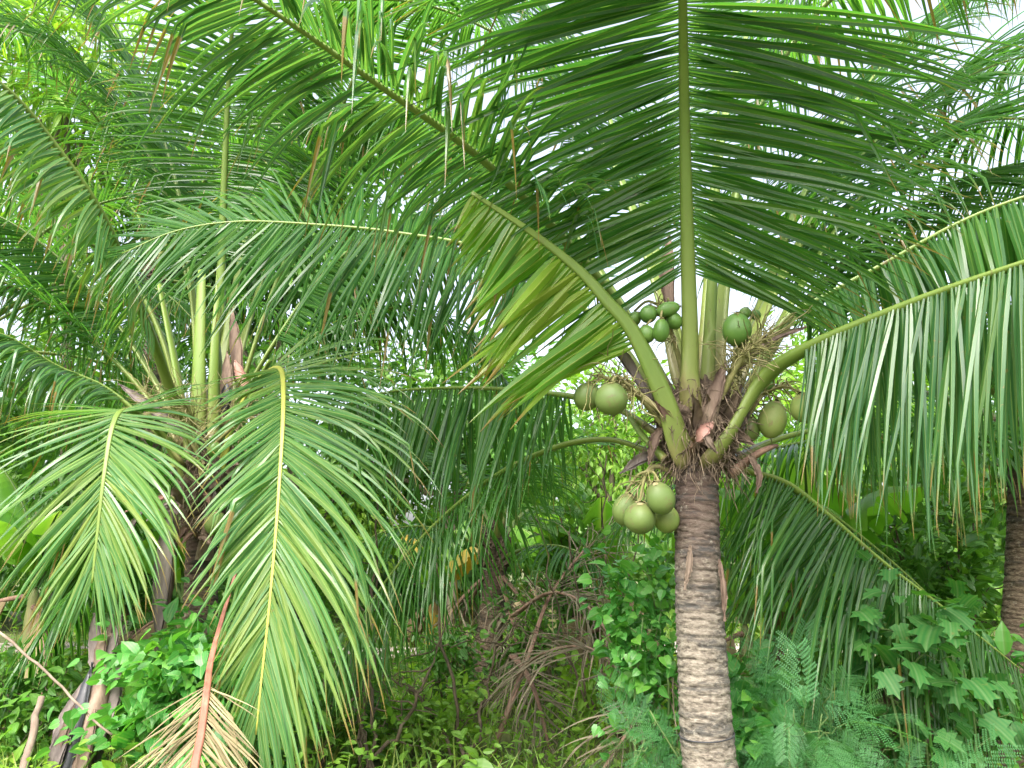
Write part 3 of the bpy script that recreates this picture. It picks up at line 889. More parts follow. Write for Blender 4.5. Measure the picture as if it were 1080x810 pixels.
spathe(palm, [P(790, 480, 4.0), P(800, 500, 3.97), P(798, 520, 3.98)], .022, 'husk', seed=8)
spathe(palm, [P(728, 575, 3.94), P(726, 600, 3.925), P(722, 622, 3.925)], .020, 'wood_pale', 'bark_flake', seed=9)
spathe(palm, [P(758, 590, 3.97), P(763, 620, 3.95), P(764, 655, 3.97)], .018, 'husk', seed=10)
def sheath_clutter(root, c, r, h, n, seed):
    rr = np.random.default_rng(seed)
    for k in range(n):
        a = rr.uniform(0, 6.28)
        o = np.array([math.cos(a), math.sin(a), 0])
        s0 = np.array(c) + o * r * rr.uniform(.8, 1.0) + UP * rr.uniform(0, h)
        ll = rr.uniform(.16, .36)
        up = rr.uniform(-.5, 1.3)
        d = nrm(o + UP * up + rr.normal(0, .25, 3))
        e = s0 + d * ll + UP * rr.uniform(-.10, .02)
        spathe(root, [s0, s0 + d * ll * .5 + UP * .02, e], rr.uniform(.022, .050), ['husk', 'fibre', 'spathe_grey', 'husk', 'petiole_dry'][k % 5], 'dry_sheath', fold=rr.uniform(.3, .9), seed=seed + k)


sheath_clutter(palm, P(738, 494, 4.14), .16, .24, 17, 900)
# fruit bunches: stalk with its nuts
def bunch(ctrl, n, spread, nuts, seed, droop=.25):
    s = flower_stalk(palm, ctrl, n, spread, seed, droop=droop, name='fruit_bunch')
    for k, (px, py, dx, dz, d, mat, tl) in enumerate(nuts):
        e_ = spline(ctrl, 16)[0][10 + k % 6]
        t_ = P(px, py, d) + UP * dz * .5 * d / FPX * .97
        q_, _l = spline([e_, (e_ + t_) / 2 + np.array([0, -.02, .035]), t_], 9)
        nm = MB()
        tube(nm, q_, np.linspace(.0085, .0065, 9), 6)
        nm.build('nut_stalk', 'stalk', s)
        coconut(s, P(px, py, d), dx * .5 * d / FPX, dz * .5 * d / FPX, mat, tl, seed * 10 + k)


bunch([P(705, 455, 4.0), P(670, 415, 3.95), P(632, 395, 3.9)], 34, .30,
      [(619, 418, 28, 30, 3.92, 'coconut', (.2, .2)), (645, 420, 35, 35, 3.8, 'coconut', (.1, -.1))], 41)
bunch([P(722, 400, 4.05), P(708, 350, 4.0), P(695, 322, 3.95)], 22, .16,
      [(684, 331, 19, 20, 3.93, 'coconut_young', (.2, .3)), (705, 326, 16, 26, 3.9, 'coconut_young', (.1, 1.3)), (682, 352, 18, 20, 3.9, 'coconut_young', (0, -.3)),
       (697, 348, 18, 26, 3.85, 'coconut_young', (.1, .1)), (711, 338, 17, 20, 3.93, 'coconut_young', (.3, -.4)), (669, 336, 15, 17, 3.98, 'coconut_young', (.3, .6))], 42)
bunch([P(752, 430, 4.0), P(770, 395, 3.95), P(782, 365, 3.92)], 60, .30,
      [(777, 347, 31, 36, 3.9, 'coconut_young', (.1, .1)), (786, 330, 13, 13, 3.98, 'coconut_young', (.2, .4)), (797, 332, 11, 12, 4.0, 'coconut_young', (.1, -.4))], 43, droop=.1)
bunch([P(765, 470, 4.1), P(800, 420, 4.1), P(830, 405, 4.1)], 40, .26,
      [(815, 442, 29, 40, 4.05, 'coconut_tan', (.1, .25)), (849, 430, 30, 32, 3.86, 'coconut_tan', (.1, -.3)), (809, 405, 16, 20, 4.12, 'coconut_young', (.1, .4)), (790, 453, 22, 26, 4.1, 'coconut', (.1, .2))], 44)
bunch([P(712, 500, 4.1), P(690, 492, 4.05), P(676, 510, 4.0)], 24, .22,
      [(660, 537, 27, 33, 4.08, 'coconut', (.1, .25)), (675, 546, 33, 32, 3.95, 'coconut', (.15, .1)), (696, 525, 29, 34, 3.9, 'coconut', (.1, -.35)), (703, 547, 26, 28, 4.06, 'coconut_tan', (.1, .1))], 45)
flower_stalk(palm, [P(760, 420, 3.95), P(785, 375, 3.85), P(812, 355, 3.85)], 60, .30, 46, name='flower_stalk', droop=.05)
flower_stalk(palm, [P(705, 440, 3.95), P(680, 420, 3.9), P(650, 395, 3.95)], 40, .28, 47, name='flower_stalk', droop=.15)

# ------------------------------------------------------------------ left coconut palm
lp = thing('coconut_palm', 'coconut palm on the left with dark trunk half hidden by drooping fronds', 'palm tree', (P(222, 780, 6.55)[0], 6.55, 0.0), 'coconut palms')
palm_trunk(lp, [np.array([lp.location.x, 6.55, -.12]), P(219, 740, 6.56), P(212, 650, 6.6), P(213, 560, 6.62)], .16, .122, 'trunk_dark', 5, ring=.06)
fibre_mass(lp, P(214, 575, 6.62), .15, .95, 700, 32, flare=.4)
LF = 6.6
# front frond with the yellow rachis, falling towards the viewer
frond(lp, [P(232, 500, 6.5), P(248, 440, 6.35), P(272, 400, 6.0), P(294, 388, 5.55), P(299, 420, 5.1), P(294, 520, 4.75), P(285, 630, 4.6), P(276, 715, 4.55), P(270, 775, 4.53)],
      L=1.16, w=.036, LR=(1.16, .66), a0=62, a1=14, elev=.15, droop=1.0, start=.30, hint=(0, -1, .6), mat='frond_pale', stalk='petiole_yellow', r0=.030, r1=.005, limp=.25, seed=20, spacing=.025, label='drooping front frond with a yellow midrib')
# left front frond folding over
frond(lp, [P(205, 520, 6.5), P(175, 465, 6.3), P(150, 440, 6.0), P(131, 432, 5.65), P(119, 449, 5.4), P(110, 500, 5.25), P(103, 560, 5.2), P(97, 615, 5.18)],
      L=1.04, w=.036, a0=66, a1=14, elev=.1, droop=.8, start=.37, hint=(0, -1, .8), mat='frond_pale', stalk='petiole', r0=.042, limp=.12, seed=21, spacing=.026, label='yellow green frond folding down on the left')
# upright behind, rachis towards the viewer
frond(lp, [P(226, 450, 6.6), P(232, 330, 6.6), P(236, 200, 6.4), P(242, 70, 6.05), P(252, -60, 5.5), P(262, -200, 4.8)],
      L=1.05, w=.035, a0=100, a1=38, elev=-.05, droop=.8, start=.30, r0=.055, seed=22, limp=.12, spacing=.026)
# left leaning, leaflets hanging close
frond(lp, [P(196, 460, 6.5), P(172, 390, 6.0), P(150, 330, 5.5), P(108, 228, 4.8), P(52, 145, 4.4), P(0, 88, 4.1), P(-80, 40, 3.8)],
      L=.62, w=.042, a0=100, a1=70, elev=-1.35, droop=2.5, start=.30, mat='frond_pale', stalk='petiole', r0=.05, r1=.016, seed=23, limp=.3, spacing=.034, drawn=.9)
frond(lp, [P(192, 470, 6.7), P(140, 400, 6.8), P(70, 335, 6.7), P(0, 296, 6.5), P(-90, 280, 6.3), P(-180, 300, 6.1)],
      L=.95, w=.033, a0=84, a1=35, elev=.1, droop=1.6, start=.28, r0=.045, seed=24, limp=.2)
frond(lp, [P(195, 490, 6.4), P(150, 440, 6.3), P(110, 408, 6.2), P(60, 386, 6.0), P(0, 352, 5.7), P(-70, 345, 5.4), P(-150, 370, 5.2)],
      L=.85, w=.035, a0=80, a1=35, elev=-.4, droop=4.0, start=.28, mat='frond_blue', r0=.045, seed=25, limp=.25)
frond(lp, [P(240, 470, 6.7), P(280, 400, 6.9), P(345, 340, 7.0), P(420, 325, 7.1), P(490, 350, 7.2), P(540, 410, 7.2)],
      L=.95, w=.033, a0=84, a1=35, elev=-.1, droop=3.0, start=.26, r0=.045, seed=26, limp=.25)
frond(lp, [P(240, 450, 6.7), P(280, 330, 6.8), P(335, 190, 6.7), P(381, 67, 6.4), P(445, 5, 6.0), P(520, -50, 5.6)],
      L=1.0, w=.034, a0=92, a1=34, elev=.0, droop=.7, start=.32, r0=.05, seed=27, limp=.1)
frond(lp, [P(215, 440, 6.8), P(200, 300, 7.0), P(150, 150, 7.2), P(70, 60, 7.3), P(-30, 20, 7.4), P(-120, 40, 7.5)],
      L=1.0, w=.034, a0=90, a1=35, elev=.1, droop=1.8, start=.32, r0=.05, seed=28, limp=.2)
frond(lp, [P(200, 450, 6.7), P(160, 330, 6.7), P(95, 230, 6.6), P(10, 165, 6.4), P(-90, 140, 6.2), P(-170, 160, 6.0)],
      L=1.0, w=.034, a0=88, a1=35, elev=.05, droop=1.4, start=.30, r0=.05, seed=29, limp=.15)
frond(lp, [P(235, 450, 6.8), P(262, 340, 7.1), P(310, 220, 7.4), P(390, 150, 7.7), P(480, 150, 8.0), P(550, 200, 8.2)],
      L=1.0, w=.034, a0=88, a1=35, elev=.05, droop=2.2, start=.30, r0=.05, seed=30, limp=.25)
frond(lp, [P(210, 450, 6.8), P(205, 330, 6.9), P(185, 190, 7.0), P(140, 70, 7.0), P(80, -10, 7.0), P(0, -50, 7.0)],
      L=1.1, w=.035, a0=92, a1=40, elev=.0, droop=1.2, start=.28, r0=.05, seed=34, limp=.2)
frond(lp, [P(225, 450, 6.8), P(245, 320, 7.0), P(275, 190, 7.2), P(320, 80, 7.4), P(380, 0, 7.5), P(450, -40, 7.6)],
      L=1.1, w=.035, a0=92, a1=40, elev=.0, droop=1.2, start=.28, r0=.05, seed=35, limp=.2)
frond(lp, [P(235, 455, 6.7), P(290, 360, 6.8), P(350, 280, 6.9), P(420, 235, 7.0), P(490, 230, 7.1), P(550, 260, 7.2)],
      L=1.1, w=.035, a0=94, a1=60, elev=-.9, droop=1.8, start=.24, r0=.045, seed=36, limp=.3)
frond(lp, [P(195, 455, 6.8), P(130, 350, 7.0), P(60, 270, 7.1), P(-20, 220, 7.2), P(-110, 210, 7.2)],
      L=1.1, w=.035, a0=94, a1=50, elev=-.5, droop=1.8, start=.24, r0=.045, seed=37, limp=.3)
frond(lp, [P(200, 530, 6.6), P(170, 525, 6.6), P(130, 560, 6.5), P(80, 620, 6.4), P(30, 690, 6.35), P(0, 740, 6.3)],
      L=.85, w=.033, a0=82, a1=24, elev=-.2, droop=2.0, start=.28, r0=.04, seed=31, limp=.15)
frond(lp, [P(202, 520, 6.7), P(180, 490, 7.0), P(140, 500, 7.3), P(100, 560, 7.5), P(80, 640, 7.6)],
      L=1.05, w=.034, a0=84, a1=24, elev=-.4, droop=3.0, start=.20, r0=.04, seed=32, limp=.15)
for k, (a, b, c, r0_, mt) in enumerate([
        (P(208, 462, 6.45), P(210, 380, 6.45), P(213, 285, 6.5), .075, 'petiole'), (P(200, 480, 6.4), P(188, 400, 6.4), P(168, 300, 6.45), .065, 'petiole'),
        (P(225, 465, 6.5), P(226, 380, 6.5), P(232, 280, 6.6), .055, 'petiole'), (P(245, 455, 6.5), P(268, 410, 6.4), P(285, 380, 6.35), .05, 'petiole'),
        (P(215, 590, 6.5), P(220, 560, 6.45), P(226, 520, 6.45), .075, 'husk')]):
    mb = MB()
    q, _ = spline([a, b, c], 18)
    tube(mb, q, np.linspace(r0_, r0_ * .5, 18), 12, flat=(1, .5))
    mb.build('stalk_base', mt, lp)
spathe(lp, [P(238, 440, 6.35), P(240, 405, 6.3), P(240, 370, 6.35)], .06, 'husk', seed=11)
spathe(lp, [P(236, 435, 6.3), P(239, 420, 6.28), P(240, 402, 6.3)], .055, 'rot_black', 'torn_sheath', seed=12)
spathe(lp, [P(252, 410, 6.4), P(250, 370, 6.4), P(244, 325, 6.45)], .06, 'husk', seed=13)
spathe(lp, [P(262, 412, 6.3), P(255, 398, 6.3), P(248, 380, 6.3)], .05, 'pink', 'torn_sheath', seed=14)
spathe(lp, [P(192, 455, 6.3), P(160, 430, 6.25), P(125, 405, 6.2)], .05, 'spathe_grey', seed=15)
spathe(lp, [P(180, 540, 6.3), P(174, 600, 6.2), P(166, 685, 6.18)], .085, 'spathe_grey', seed=16).__setitem__('label', 'long grey dry sheath hanging down')
spathe(lp, [P(186, 545, 6.35), P(180, 600, 6.27), P(178, 645, 6.26)], .06, 'husk', seed=17)
spathe(lp, [P(182, 520, 6.3), P(160, 530, 6.15), P(132, 540, 6.05)], .035, 'pink', seed=18)
spathe(lp, [P(150, 540, 6.2), P(135, 562, 6.15), P(117, 600, 6.1)], .035, 'spathe_grey', seed=19)
flower_stalk(lp, [P(215, 490, 6.4), P(185, 440, 6.3), P(155, 415, 6.25)], 60, .45, 51, name='flower_stalk', droop=.05)
flower_stalk(lp, [P(225, 470, 6.4), P(255, 440, 6.3), P(262, 420, 6.25)], 50, .42, 52, name='flower_stalk', droop=.05)
sheath_clutter(lp, P(214, 570, 6.62), .2, .75, 36, 950)
flower_stalk(lp, [P(212, 500, 6.35), P(205, 455, 6.2), P(195, 425, 6.1)], 70, .5, 53, name='flower_stalk', droop=.05)
for k, (px, py, dx, d, mt) in enumerate([(178, 411, 8, 6.2, 'coconut_young'), (226, 474, 15, 6.25, 'coconut_young'), (228, 552, 22, 6.35, 'coconut_tan')]):
    coconut(lp, P(px, py, d), dx * .5 * d / FPX, dx * .55 * d / FPX, mt, (.1, .1), 600 + k)


# ------------------------------------------------------------------ palms further back
def back_palm(label, base, top, r, n, length, seed, mat='frond', dead=3, el0=75, el1=-25, tm='trunk_dark', spacing=.045):
    rr = np.random.default_rng(seed)
    root = thing('coconut_palm', label, 'palm tree', (base[0], base[1], 0.0), 'coconut palms')
    palm_trunk(root, [np.array([base[0], base[1], -.12]), (np.array([base[0], base[1], 0]) * .5 + np.array(top) * .5) + np.array([.05, 0, .1]), top], r * 1.25, r, tm, seed)
    fibre_mass(root, np.array(top) + np.array([0, 0, -.12]), r * 1.2, .6, 60, seed)
    for k in range(n):
        f = k / (n - 1)
        az = k * 137.5 + rr.normal(0, 9)
        el = el0 + (el1 - el0) * f
        c = np.array(top) + np.array([0, 0, .35 * (1 - f)])
        frond(root, arc_ctrl(c, az, el, length * rr.uniform(.85, 1.08), rr.uniform(70, 105) - 25 * f, turn=rr.normal(0, 14)), L=.92, w=.033, a0=86, a1=30,
              elev=.15 - .4 * f, droop=1.6 + 1.4 * f, start=.25, mat=mat, r0=.045, seed=seed * 50 + k, spacing=spacing, limp=.2)
    for k in range(dead):
        az = rr.uniform(0, 360)
        frond(root, arc_ctrl(np.array(top) - np.array([0, 0, .15]), az, -35, length * .8, 48), L=.75, w=.024, a0=60, a1=20, elev=-.2, droop=3.0, start=.25,
              mat='frond_dry', stalk='petiole_dry', r0=.035, seed=seed * 70 + k, spacing=.06, wild=.5, name='dead_frond', limp=.4)
    return root


cb = P(503, 790, 8.6)
cp = back_palm('palm in the middle distance with brown dead fronds round its trunk', (cb[0], 8.6), P(522, 590, 8.7), .13, 6, 1.7, 11, dead=5, el0=75, el1=20)
back_palm('palm at the right edge with a brown shaggy trunk', (P(1062, 800, 5.6)[0], 5.6), P(1085, 470, 5.7), .13, 11, 3.2, 12, dead=2, el0=80, el1=0)
back_palm('palm behind the tall grey sheath at the far left edge', (P(-40, 760, 8.6)[0], 8.6), P(-45, 380, 8.6), .14, 13, 3.6, 13, dead=2)
back_palm('palm standing far behind the fronds of the left palm', (P(150, 690, 11.5)[0], 11.5), P(160, 300, 11.5), .13, 12, 3.6, 15, dead=0)


# ------------------------------------------------------------------ dead fronds
def dead_frond(label, ctrl, L, mat, stalk, seed, **kw):
    root = thing('dead_frond', label, 'dead frond', ctrl[0], 'dead fronds')
    a = dict(w=.016, a0=62, a1=22, elev=.1, droop=1.4, start=.2, r0=.035, spacing=.05, wild=.5, limp=.3)
    a.update(kw)
    frond(root, ctrl, L=L, mat=mat, stalk=stalk, seed=seed, name='rachis', **a)
    return root


dead_frond('dead frond with a reddish stalk and tan leaflets at the bottom left', [P(262, 560, 5.0), P(238, 640, 4.75), P(223, 695, 4.5), P(218, 730, 4.3), P(212, 775, 4.2), P(205, 812, 4.12), P(198, 870, 4.0), P(192, 930, 3.9)],
           .55, 'frond_tan', 'petiole_red', 71, a0=44, a1=28, start=.55, r0=.006, r1=.026, droop=.6, spacing=.015, elev=.15, w=.013, limp=.06, wild=.2)
dead_frond('brown dead frond leaning up in the middle with a thick bare stalk', [P(505, 830, 6.6), P(530, 765, 6.8), P(558, 690, 7.1), P(585, 620, 7.5), P(640, 560, 7.8), P(700, 545, 8.0)],
           .8, 'frond_dry', 'petiole_dry', 72, start=.45, droop=1.7)
dead_frond('reddish brown dead frond slumped beside the pale trunk', [P(745, 690, 5.2), P(715, 705, 5.15), P(690, 730, 5.1), P(660, 775, 5.0), P(630, 820, 4.95)],
           .65, 'frond_dry', 'petiole_dry', 73, start=.12, droop=1.5, a0=70, spacing=.035)
dead_frond('dark dead frond arching over the middle undergrowth', [P(540, 650, 7.6), P(580, 625, 7.3), P(620, 640, 7.0), P(655, 690, 6.8), P(690, 740, 6.7)],
           .75, 'frond_dry', 'petiole_dry', 74, start=.1, droop=1.6)
dead_frond('low matted dead frond at the foot of the middle palm', [P(540, 690, 6.9), P(560, 720, 6.7), P(575, 770, 6.6), P(585, 830, 6.5)],
           .6, 'frond_dry', 'petiole_dry', 76, start=.05, droop=1.8, spacing=.03)


dead_frond('grey dead frond bowed over the weeds left of the blue green shrub', [P(700, 820, 5.6), P(672, 735, 5.6), P(625, 685, 5.7), P(570, 690, 5.8), P(530, 730, 5.9)],
           .6, 'frond_dry', 'petiole_dry', 77, start=.2, droop=1.3, spacing=.028)


# ------------------------------------------------------------------ banana plants
def banana_leaf(root, ctrl, width, mat, seed, stalk='stem_green', torn=.3, sag=.35, name='leaf'):
    """a wide blade on a midrib; the edges hang and split into strips"""
    r = np.random.default_rng(seed)
    n = 64
    p, L = spline(ctrl, n)
    T = tangents(p)
    S = nrm(np.cross(T, UP + np.array([.01, .02, 0])))
    N = np.cross(S, T)
    t = np.linspace(0, 1, n)
    w = width * np.interp(t, [0, .14, .2, .45, .8, .95, 1], [.02, .02, .55, 1, .8, .35, .03])
    mb = MB()
    tube(mb, p, np.interp(t, [0, .2, 1], [.028, .02, .004]), 7)
    st = mb.build(name, stalk, root)
    bl = MB()
    c = 7
    for sgn in (-1, 1):
        i = 0
        while i < n - 1:
            ln = int(r.integers(2, 9)) if r.random() < torn else int(r.integers(8, 22))
            k = min(n - 1, i + ln)
            idx = np.arange(i, k + 1)
            sg = sag + r.normal(0, .12)
            u = np.linspace(0, 1, c)
            ww = w[idx] * (1 + .04 * np.sin(idx * .9))
            v = p[idx][:, None] + (ww[:, None] * u[None])[..., None] * S[idx][:, None] * sgn
            v = v + (ww[:, None] * (0.22 * u[None] - sg * u[None] ** 2 * 2))[..., None] * N[idx][:, None]
            v[..., 2] -= (ww[:, None] * sg * u[None] ** 2)
            v = v + (0.10 * w[idx][:, None] * u[None])[..., None] * T[idx][:, None]
            m = len(idx)
            a, b = np.meshgrid(np.arange(m - 1), np.arange(c - 1), indexing='ij')
            bl.add(v.reshape(-1, 3), np.stack([a * c + b, a * c + b + 1, (a + 1) * c + b + 1, (a + 1) * c + b], -1).reshape(-1, 4), r.uniform(.1, .9),
                   np.repeat(t[idx], c), np.tile(u * sgn * .5, m))
            i = k
    bl.build('blade', mat, st)
    return st


def banana_plant(label, base, h, r, n, seed, leaf=1.5, width=.28, dry=3, yellow=0, lean=(0, 0), stemmat='pseudo', az0=0, torn=.3):
    rr = np.random.default_rng(seed)
    root = thing('banana_plant', label, 'banana plant', (base[0], base[1], 0.0), 'banana plants')
    top = np.array([base[0] + lean[0], base[1] + lean[1], h])
    mb = MB()
    q, _ = spline([np.array([base[0], base[1], -.1]), (np.array([base[0], base[1], 0]) + top) / 2 + rr.normal(0, .02, 3), top], 26)
    tube(mb, q, r * np.interp(np.linspace(0, 1, 26), [0, .75, .92, 1], [1, .72, .5, .12]) * (1 + rr.normal(0, .03, 26)), 16)
    mb.build('pseudostem', stemmat, root)
    for k in range(n):
        az = az0 + k * 137.5 + rr.normal(0, 12)
        banana_leaf(root, arc_ctrl(top, az, rr.uniform(60, 85), leaf * rr.uniform(.8, 1.15), rr.uniform(40, 90), out=.02), width * rr.uniform(.85, 1.15),
                    'banana_yellow' if k < yellow else 'banana', seed * 30 + k, torn=torn)
    for k in range(dry):
        az = rr.uniform(0, 360)
        ctrl = arc_ctrl(top - np.array([0, 0, .1 + .1 * k]), az, -10, min(h * .9, leaf), 82, out=r * .6)
        banana_leaf(root, ctrl, width * .45, 'banana_dry', seed * 40 + k, 'petiole_dry', torn=.6, sag=.9, name='dry_leaf')
    return root


def at(px, py, d):
    p = P(px, py, d)
    return (p[0], p[1])


banana_plant('banana plant with broad pale leaves behind the right palm curtain', at(868, 740, 7.2), 1.45, .10, 7, 1, leaf=1.4, width=.30, dry=2, az0=200)
banana_plant('banana plant wrapped in brown dry leaves between the middle fronds and pale trunk', at(640, 740, 9.2), 1.25, .13, 5, 3, leaf=1.3, width=.26, dry=8)
banana_plant('banana plant with a yellowing stem beside the dirt path', at(456, 690, 11.2), .95, .13, 5, 4, leaf=1.3, width=.25, dry=3, yellow=2, stemmat='banana_yellow')
banana_plant('banana plant with broad leaves behind the hanging grey sheath', at(188, 720, 7.6), 1.15, .10, 6, 5, leaf=1.2, width=.27, dry=1)
banana_plant('banana plant with dark leaves left of the leaning rotten stem', at(20, 740, 7.6), 1.3, .11, 6, 6, leaf=1.3, width=.27, dry=2)
banana_plant('banana plant seen low behind the pale ringed trunk', at(790, 720, 7.6), .95, .10, 6, 7, leaf=1.1, width=.24, dry=1)
banana_plant('banana plant standing in the light clearing beyond the dead fronds', at(585, 690, 12.4), 1.2, .12, 7, 8, leaf=1.5, width=.30, dry=1)


def dry_stump(label, base, top, r, seed, dark=False):
    """dead banana stem: a stem wrapped in peeling, hanging dry sheaths"""
    rr = np.random.default_rng(seed)
    root = thing('banana_stump', label, 'dead stem', (base[0], base[1], 0.0), 'dead banana stems')
    b, top = np.array([base[0], base[1], -.08]), np.array(top, float)
    mb = MB()
    q, L = spline([b, (b + top) / 2 + rr.normal(0, .02, 3), top], 24)
    tube(mb, q, r * np.interp(np.linspace(0, 1, 24), [0, .8, .95, 1], [1, .75, .55, .15]) * (1 + rr.normal(0, .06, 24)), 14)
    mb.build('stem', 'petiole_dry' if not dark else 'husk', root)
    for k in range(11):
        a = rr.uniform(0, 6.28)
        f = rr.uniform(.35, 1.0)
        s = b + (top - b) * f + np.array([math.cos(a), math.sin(a), 0]) * r * .9
        dn = (b - top) / np.linalg.norm(b - top)
        ll = rr.uniform(.25, .55) * min(1.2, L)
        out = np.array([math.cos(a), math.sin(a), 0])
        spathe(root, [s, s + dn * ll * .5 + out * .05, s + dn * ll + out * rr.uniform(.0, .10)], rr.uniform(.03, .06), 'spathe_grey' if rr.random() < .5 else 'husk', 'peeling_sheath', fold=.5, seed=seed * 20 + k)
    for k in range(6):
        a = k * 1.05 + rr.uniform(0, .5)
        out = np.array([math.cos(a), math.sin(a), 0])
        s0 = b + (top - b) * .82 + out * r * .6
        spathe(root, [s0, s0 + (top - b) * .12 + out * .02, s0 + (top - b) * rr.uniform(.2, .3) + out * rr.uniform(.02, .14)], rr.uniform(.03, .055), ['husk', 'spathe_grey'][k % 2], 'torn_sheath', fold=.5, seed=seed * 33 + k)
    if dark:
        o = np.array([-.03, -r * .9, 0])
        spathe(root, [b + (top - b) * .05 + o, b + (top - b) * .45 + o * 1.15, b + (top - b) * .85 + o], r * .75, 'rot_black', 'rotten_sheath', fold=-.4, seed=seed)
    return root


dry_stump('short dead banana stem in peeling grey sheaths below the lobed vine', at(938, 860, 4.6), P(936, 705, 4.7), .07, 81)
dry_stump('leaning dead banana stem with a black rotten sheath at the lower left', at(60, 850, 5.0), P(118, 668, 5.4), .09, 82, dark=True)
dry_stump('dead brown banana stem behind the lobed vine leaves', at(1000, 830, 5.3), P(985, 690, 5.3), .08, 83)


# ------------------------------------------------------------------ shrubs, vines, trees
def shrub(name, label, cat, base, h, rad, n, tmpl, size, mat, seed, stems=5, stemmat='twig', group=None, tilt=.6, down=.15, clumps=26, z0=.15, sq=1.0, sr=.012):
    r = np.random.default_rng(seed)
    root = thing(name, label, cat, (base[0], base[1], 0.0), group)
    b = np.array([base[0], base[1], -.03])
    ends = []
    for k in range(stems):
        a = r.uniform(0, 6.28)
        e = b + np.array([math.cos(a) * rad * r.uniform(.2, .8), math.sin(a) * rad * sq * r.uniform(.2, .8), h * r.uniform(.65, 1.0)])
        q, _ = spline([b + r.normal(0, .03, 3) * [1, 1, 0], b + (e - b) * .5 + r.normal(0, .08, 3) * [1, 1, .3], e], 14)
        mb = MB()
        tube(mb, q, np.linspace(sr, sr * .35, 14), 6)
        for z in range(4):
            i = r.integers(5, 13)
            e2 = q[i] + nrm(r.normal(0, 1, 3) + [0, 0, .5]) * rad * .5
            tube(mb, wander(q[i], e2, 7, .02), np.linspace(sr * .45, sr * .2, 7), 4)
            ends.append(e2)
        mb.build('stem', stemmat, root)
        ends += [q[9], q[11], q[13]]
    ends = np.array(ends)
    c = np.stack([r.normal(0, rad * .5, clumps) + b[0], r.normal(0, rad * .5 * sq, clumps) + b[1], h * (z0 + (1 - z0) * r.random(clumps) ** .8)], 1)
    ctr = np.vstack([ends, c])
    w = np.exp(r.normal(0, .6, len(ctr)))
    which = r.choice(len(ctr), n, p=w / w.sum())
    pos = ctr[which] + r.normal(0, 1, (n, 3)) * [rad * .19, rad * .19, h * .09]
    pos[:, 2] = np.maximum(pos[:, 2], .04)
    ax = nrm((pos - [b[0], b[1], h * .4]) * [1, 1, .4] + r.normal(0, .35, (n, 3))) + np.array([0, 0, -down])
    tone = np.clip(r.random(len(ctr))[which] * .6 + r.random(n) * .4, 0, 1)
    bl = MB()
    scatter(bl, pos, ax, size * np.exp(r.normal(0, .25, n)), tmpl, tilt, tone)
    bl.build('foliage', mat, root, smooth=False)
    return root


def tree(label, base, h, crown_c, crown_r, n, tmpl, size, mat, seed, trunk_r=.12, limbs=9, clumps=90, tilt=.7):
    r = np.random.default_rng(seed)
    root = thing('leafy_tree', label, 'tree', (base[0], base[1], 0.0), 'trees behind the palms')
    b = np.array([base[0], base[1], -.1])
    cc, cr = np.array(crown_c, float), np.array(crown_r, float)
    mb = MB()
    q, _ = spline([b, b + (cc - b) * .4 + r.normal(0, .15, 3), cc], 24)
    tube(mb, q, np.linspace(trunk_r, trunk_r * .35, 24), 10)
    mb.build('trunk', 'bark_grey', root)
    ends = []
    for k in range(limbs):
        i = r.integers(8, 23)
        e = cc + nrm(r.normal(0, 1, 3)) * cr * r.uniform(.6, .95)
        mb = MB()
        l = wander(q[i], e, 12, .06)
        tube(mb, l, np.linspace(trunk_r * .45, trunk_r * .1, 12), 6)
        for z in range(4):
            e2 = l[r.integers(4, 12)] + nrm(r.normal(0, 1, 3)) * cr * .4
            tube(mb, wander(l[r.integers(4, 12)], e2, 8, .03), np.linspace(trunk_r * .14, trunk_r * .05, 8), 4)
            ends.append(e2)
        mb.build('limb', 'bark_grey', root)
        ends += [l[7], l[9], l[11]]
    c = cc + nrm(r.normal(0, 1, (clumps, 3))) * cr * (r.random((clumps, 1)) ** .4)
    ctr = np.vstack([np.array(ends), c])
    w = np.exp(r.normal(0, .5, len(ctr)))
    which = r.choice(len(ctr), n, p=w / w.sum())
    pos = ctr[which] + r.normal(0, 1, (n, 3)) * cr * .13
    ax = nrm((pos - cc) / cr + r.normal(0, .5, (n, 3))) + np.array([0, 0, -.35])
    tone = np.clip(r.random(len(ctr))[which] * .6 + r.random(n) * .4, 0, 1)
    bl = MB()
    scatter(bl, pos, ax, size * np.exp(r.normal(0, .22, n)), tmpl, tilt, tone)
    bl.build('crown', mat, root, smooth=False)
    return root


# trees behind
tree('broad leaved tree filling the gap behind the middle curtain', at(470, 640, 14.5), 6, P(450, 440, 14.5), (2.8, 1.8, 1.7), 9000, T_LOW, .19, 'broad', 201)
tree('pale long leaved tree in the bright upper left corner', at(60, 640, 12.5), 8, P(70, 90, 12.5), (2.6, 1.8, 2.4), 3600, T_LONG, .42, 'light', 202)
tree('tree with light leaves behind the coconut bunches', at(640, 640, 15.5), 5, P(650, 450, 15.5), (2.2, 1.5, 1.5), 3800, T_LOW, .17, 'light', 203)
tree('yellow green tree beyond the right frond curtain', at(880, 640, 15.5), 5, P(900, 430, 15.5), (2.6, 1.6, 2.0), 6500, T_LOW, .20, 'light', 204)
tree('dark leaved tree at the right side behind the edge palm', at(1090, 640, 10.5), 5, P(1100, 480, 10.5), (2.0, 1.5, 1.7), 6000, T_LOW, .18, 'broad', 205)
tree('dark leaved tree at the left side behind the left palm', at(60, 640, 11.5), 5, P(90, 470, 11.5), (3.0, 1.6, 2.0), 8000, T_LOW, .18, 'broad', 206)
tree('high crowned tree behind the left palm fronds', at(330, 640, 14.5), 8, P(280, 230, 14.5), (3.4, 2.0, 2.8), 13000, T_LOW, .22, 'broad', 207)
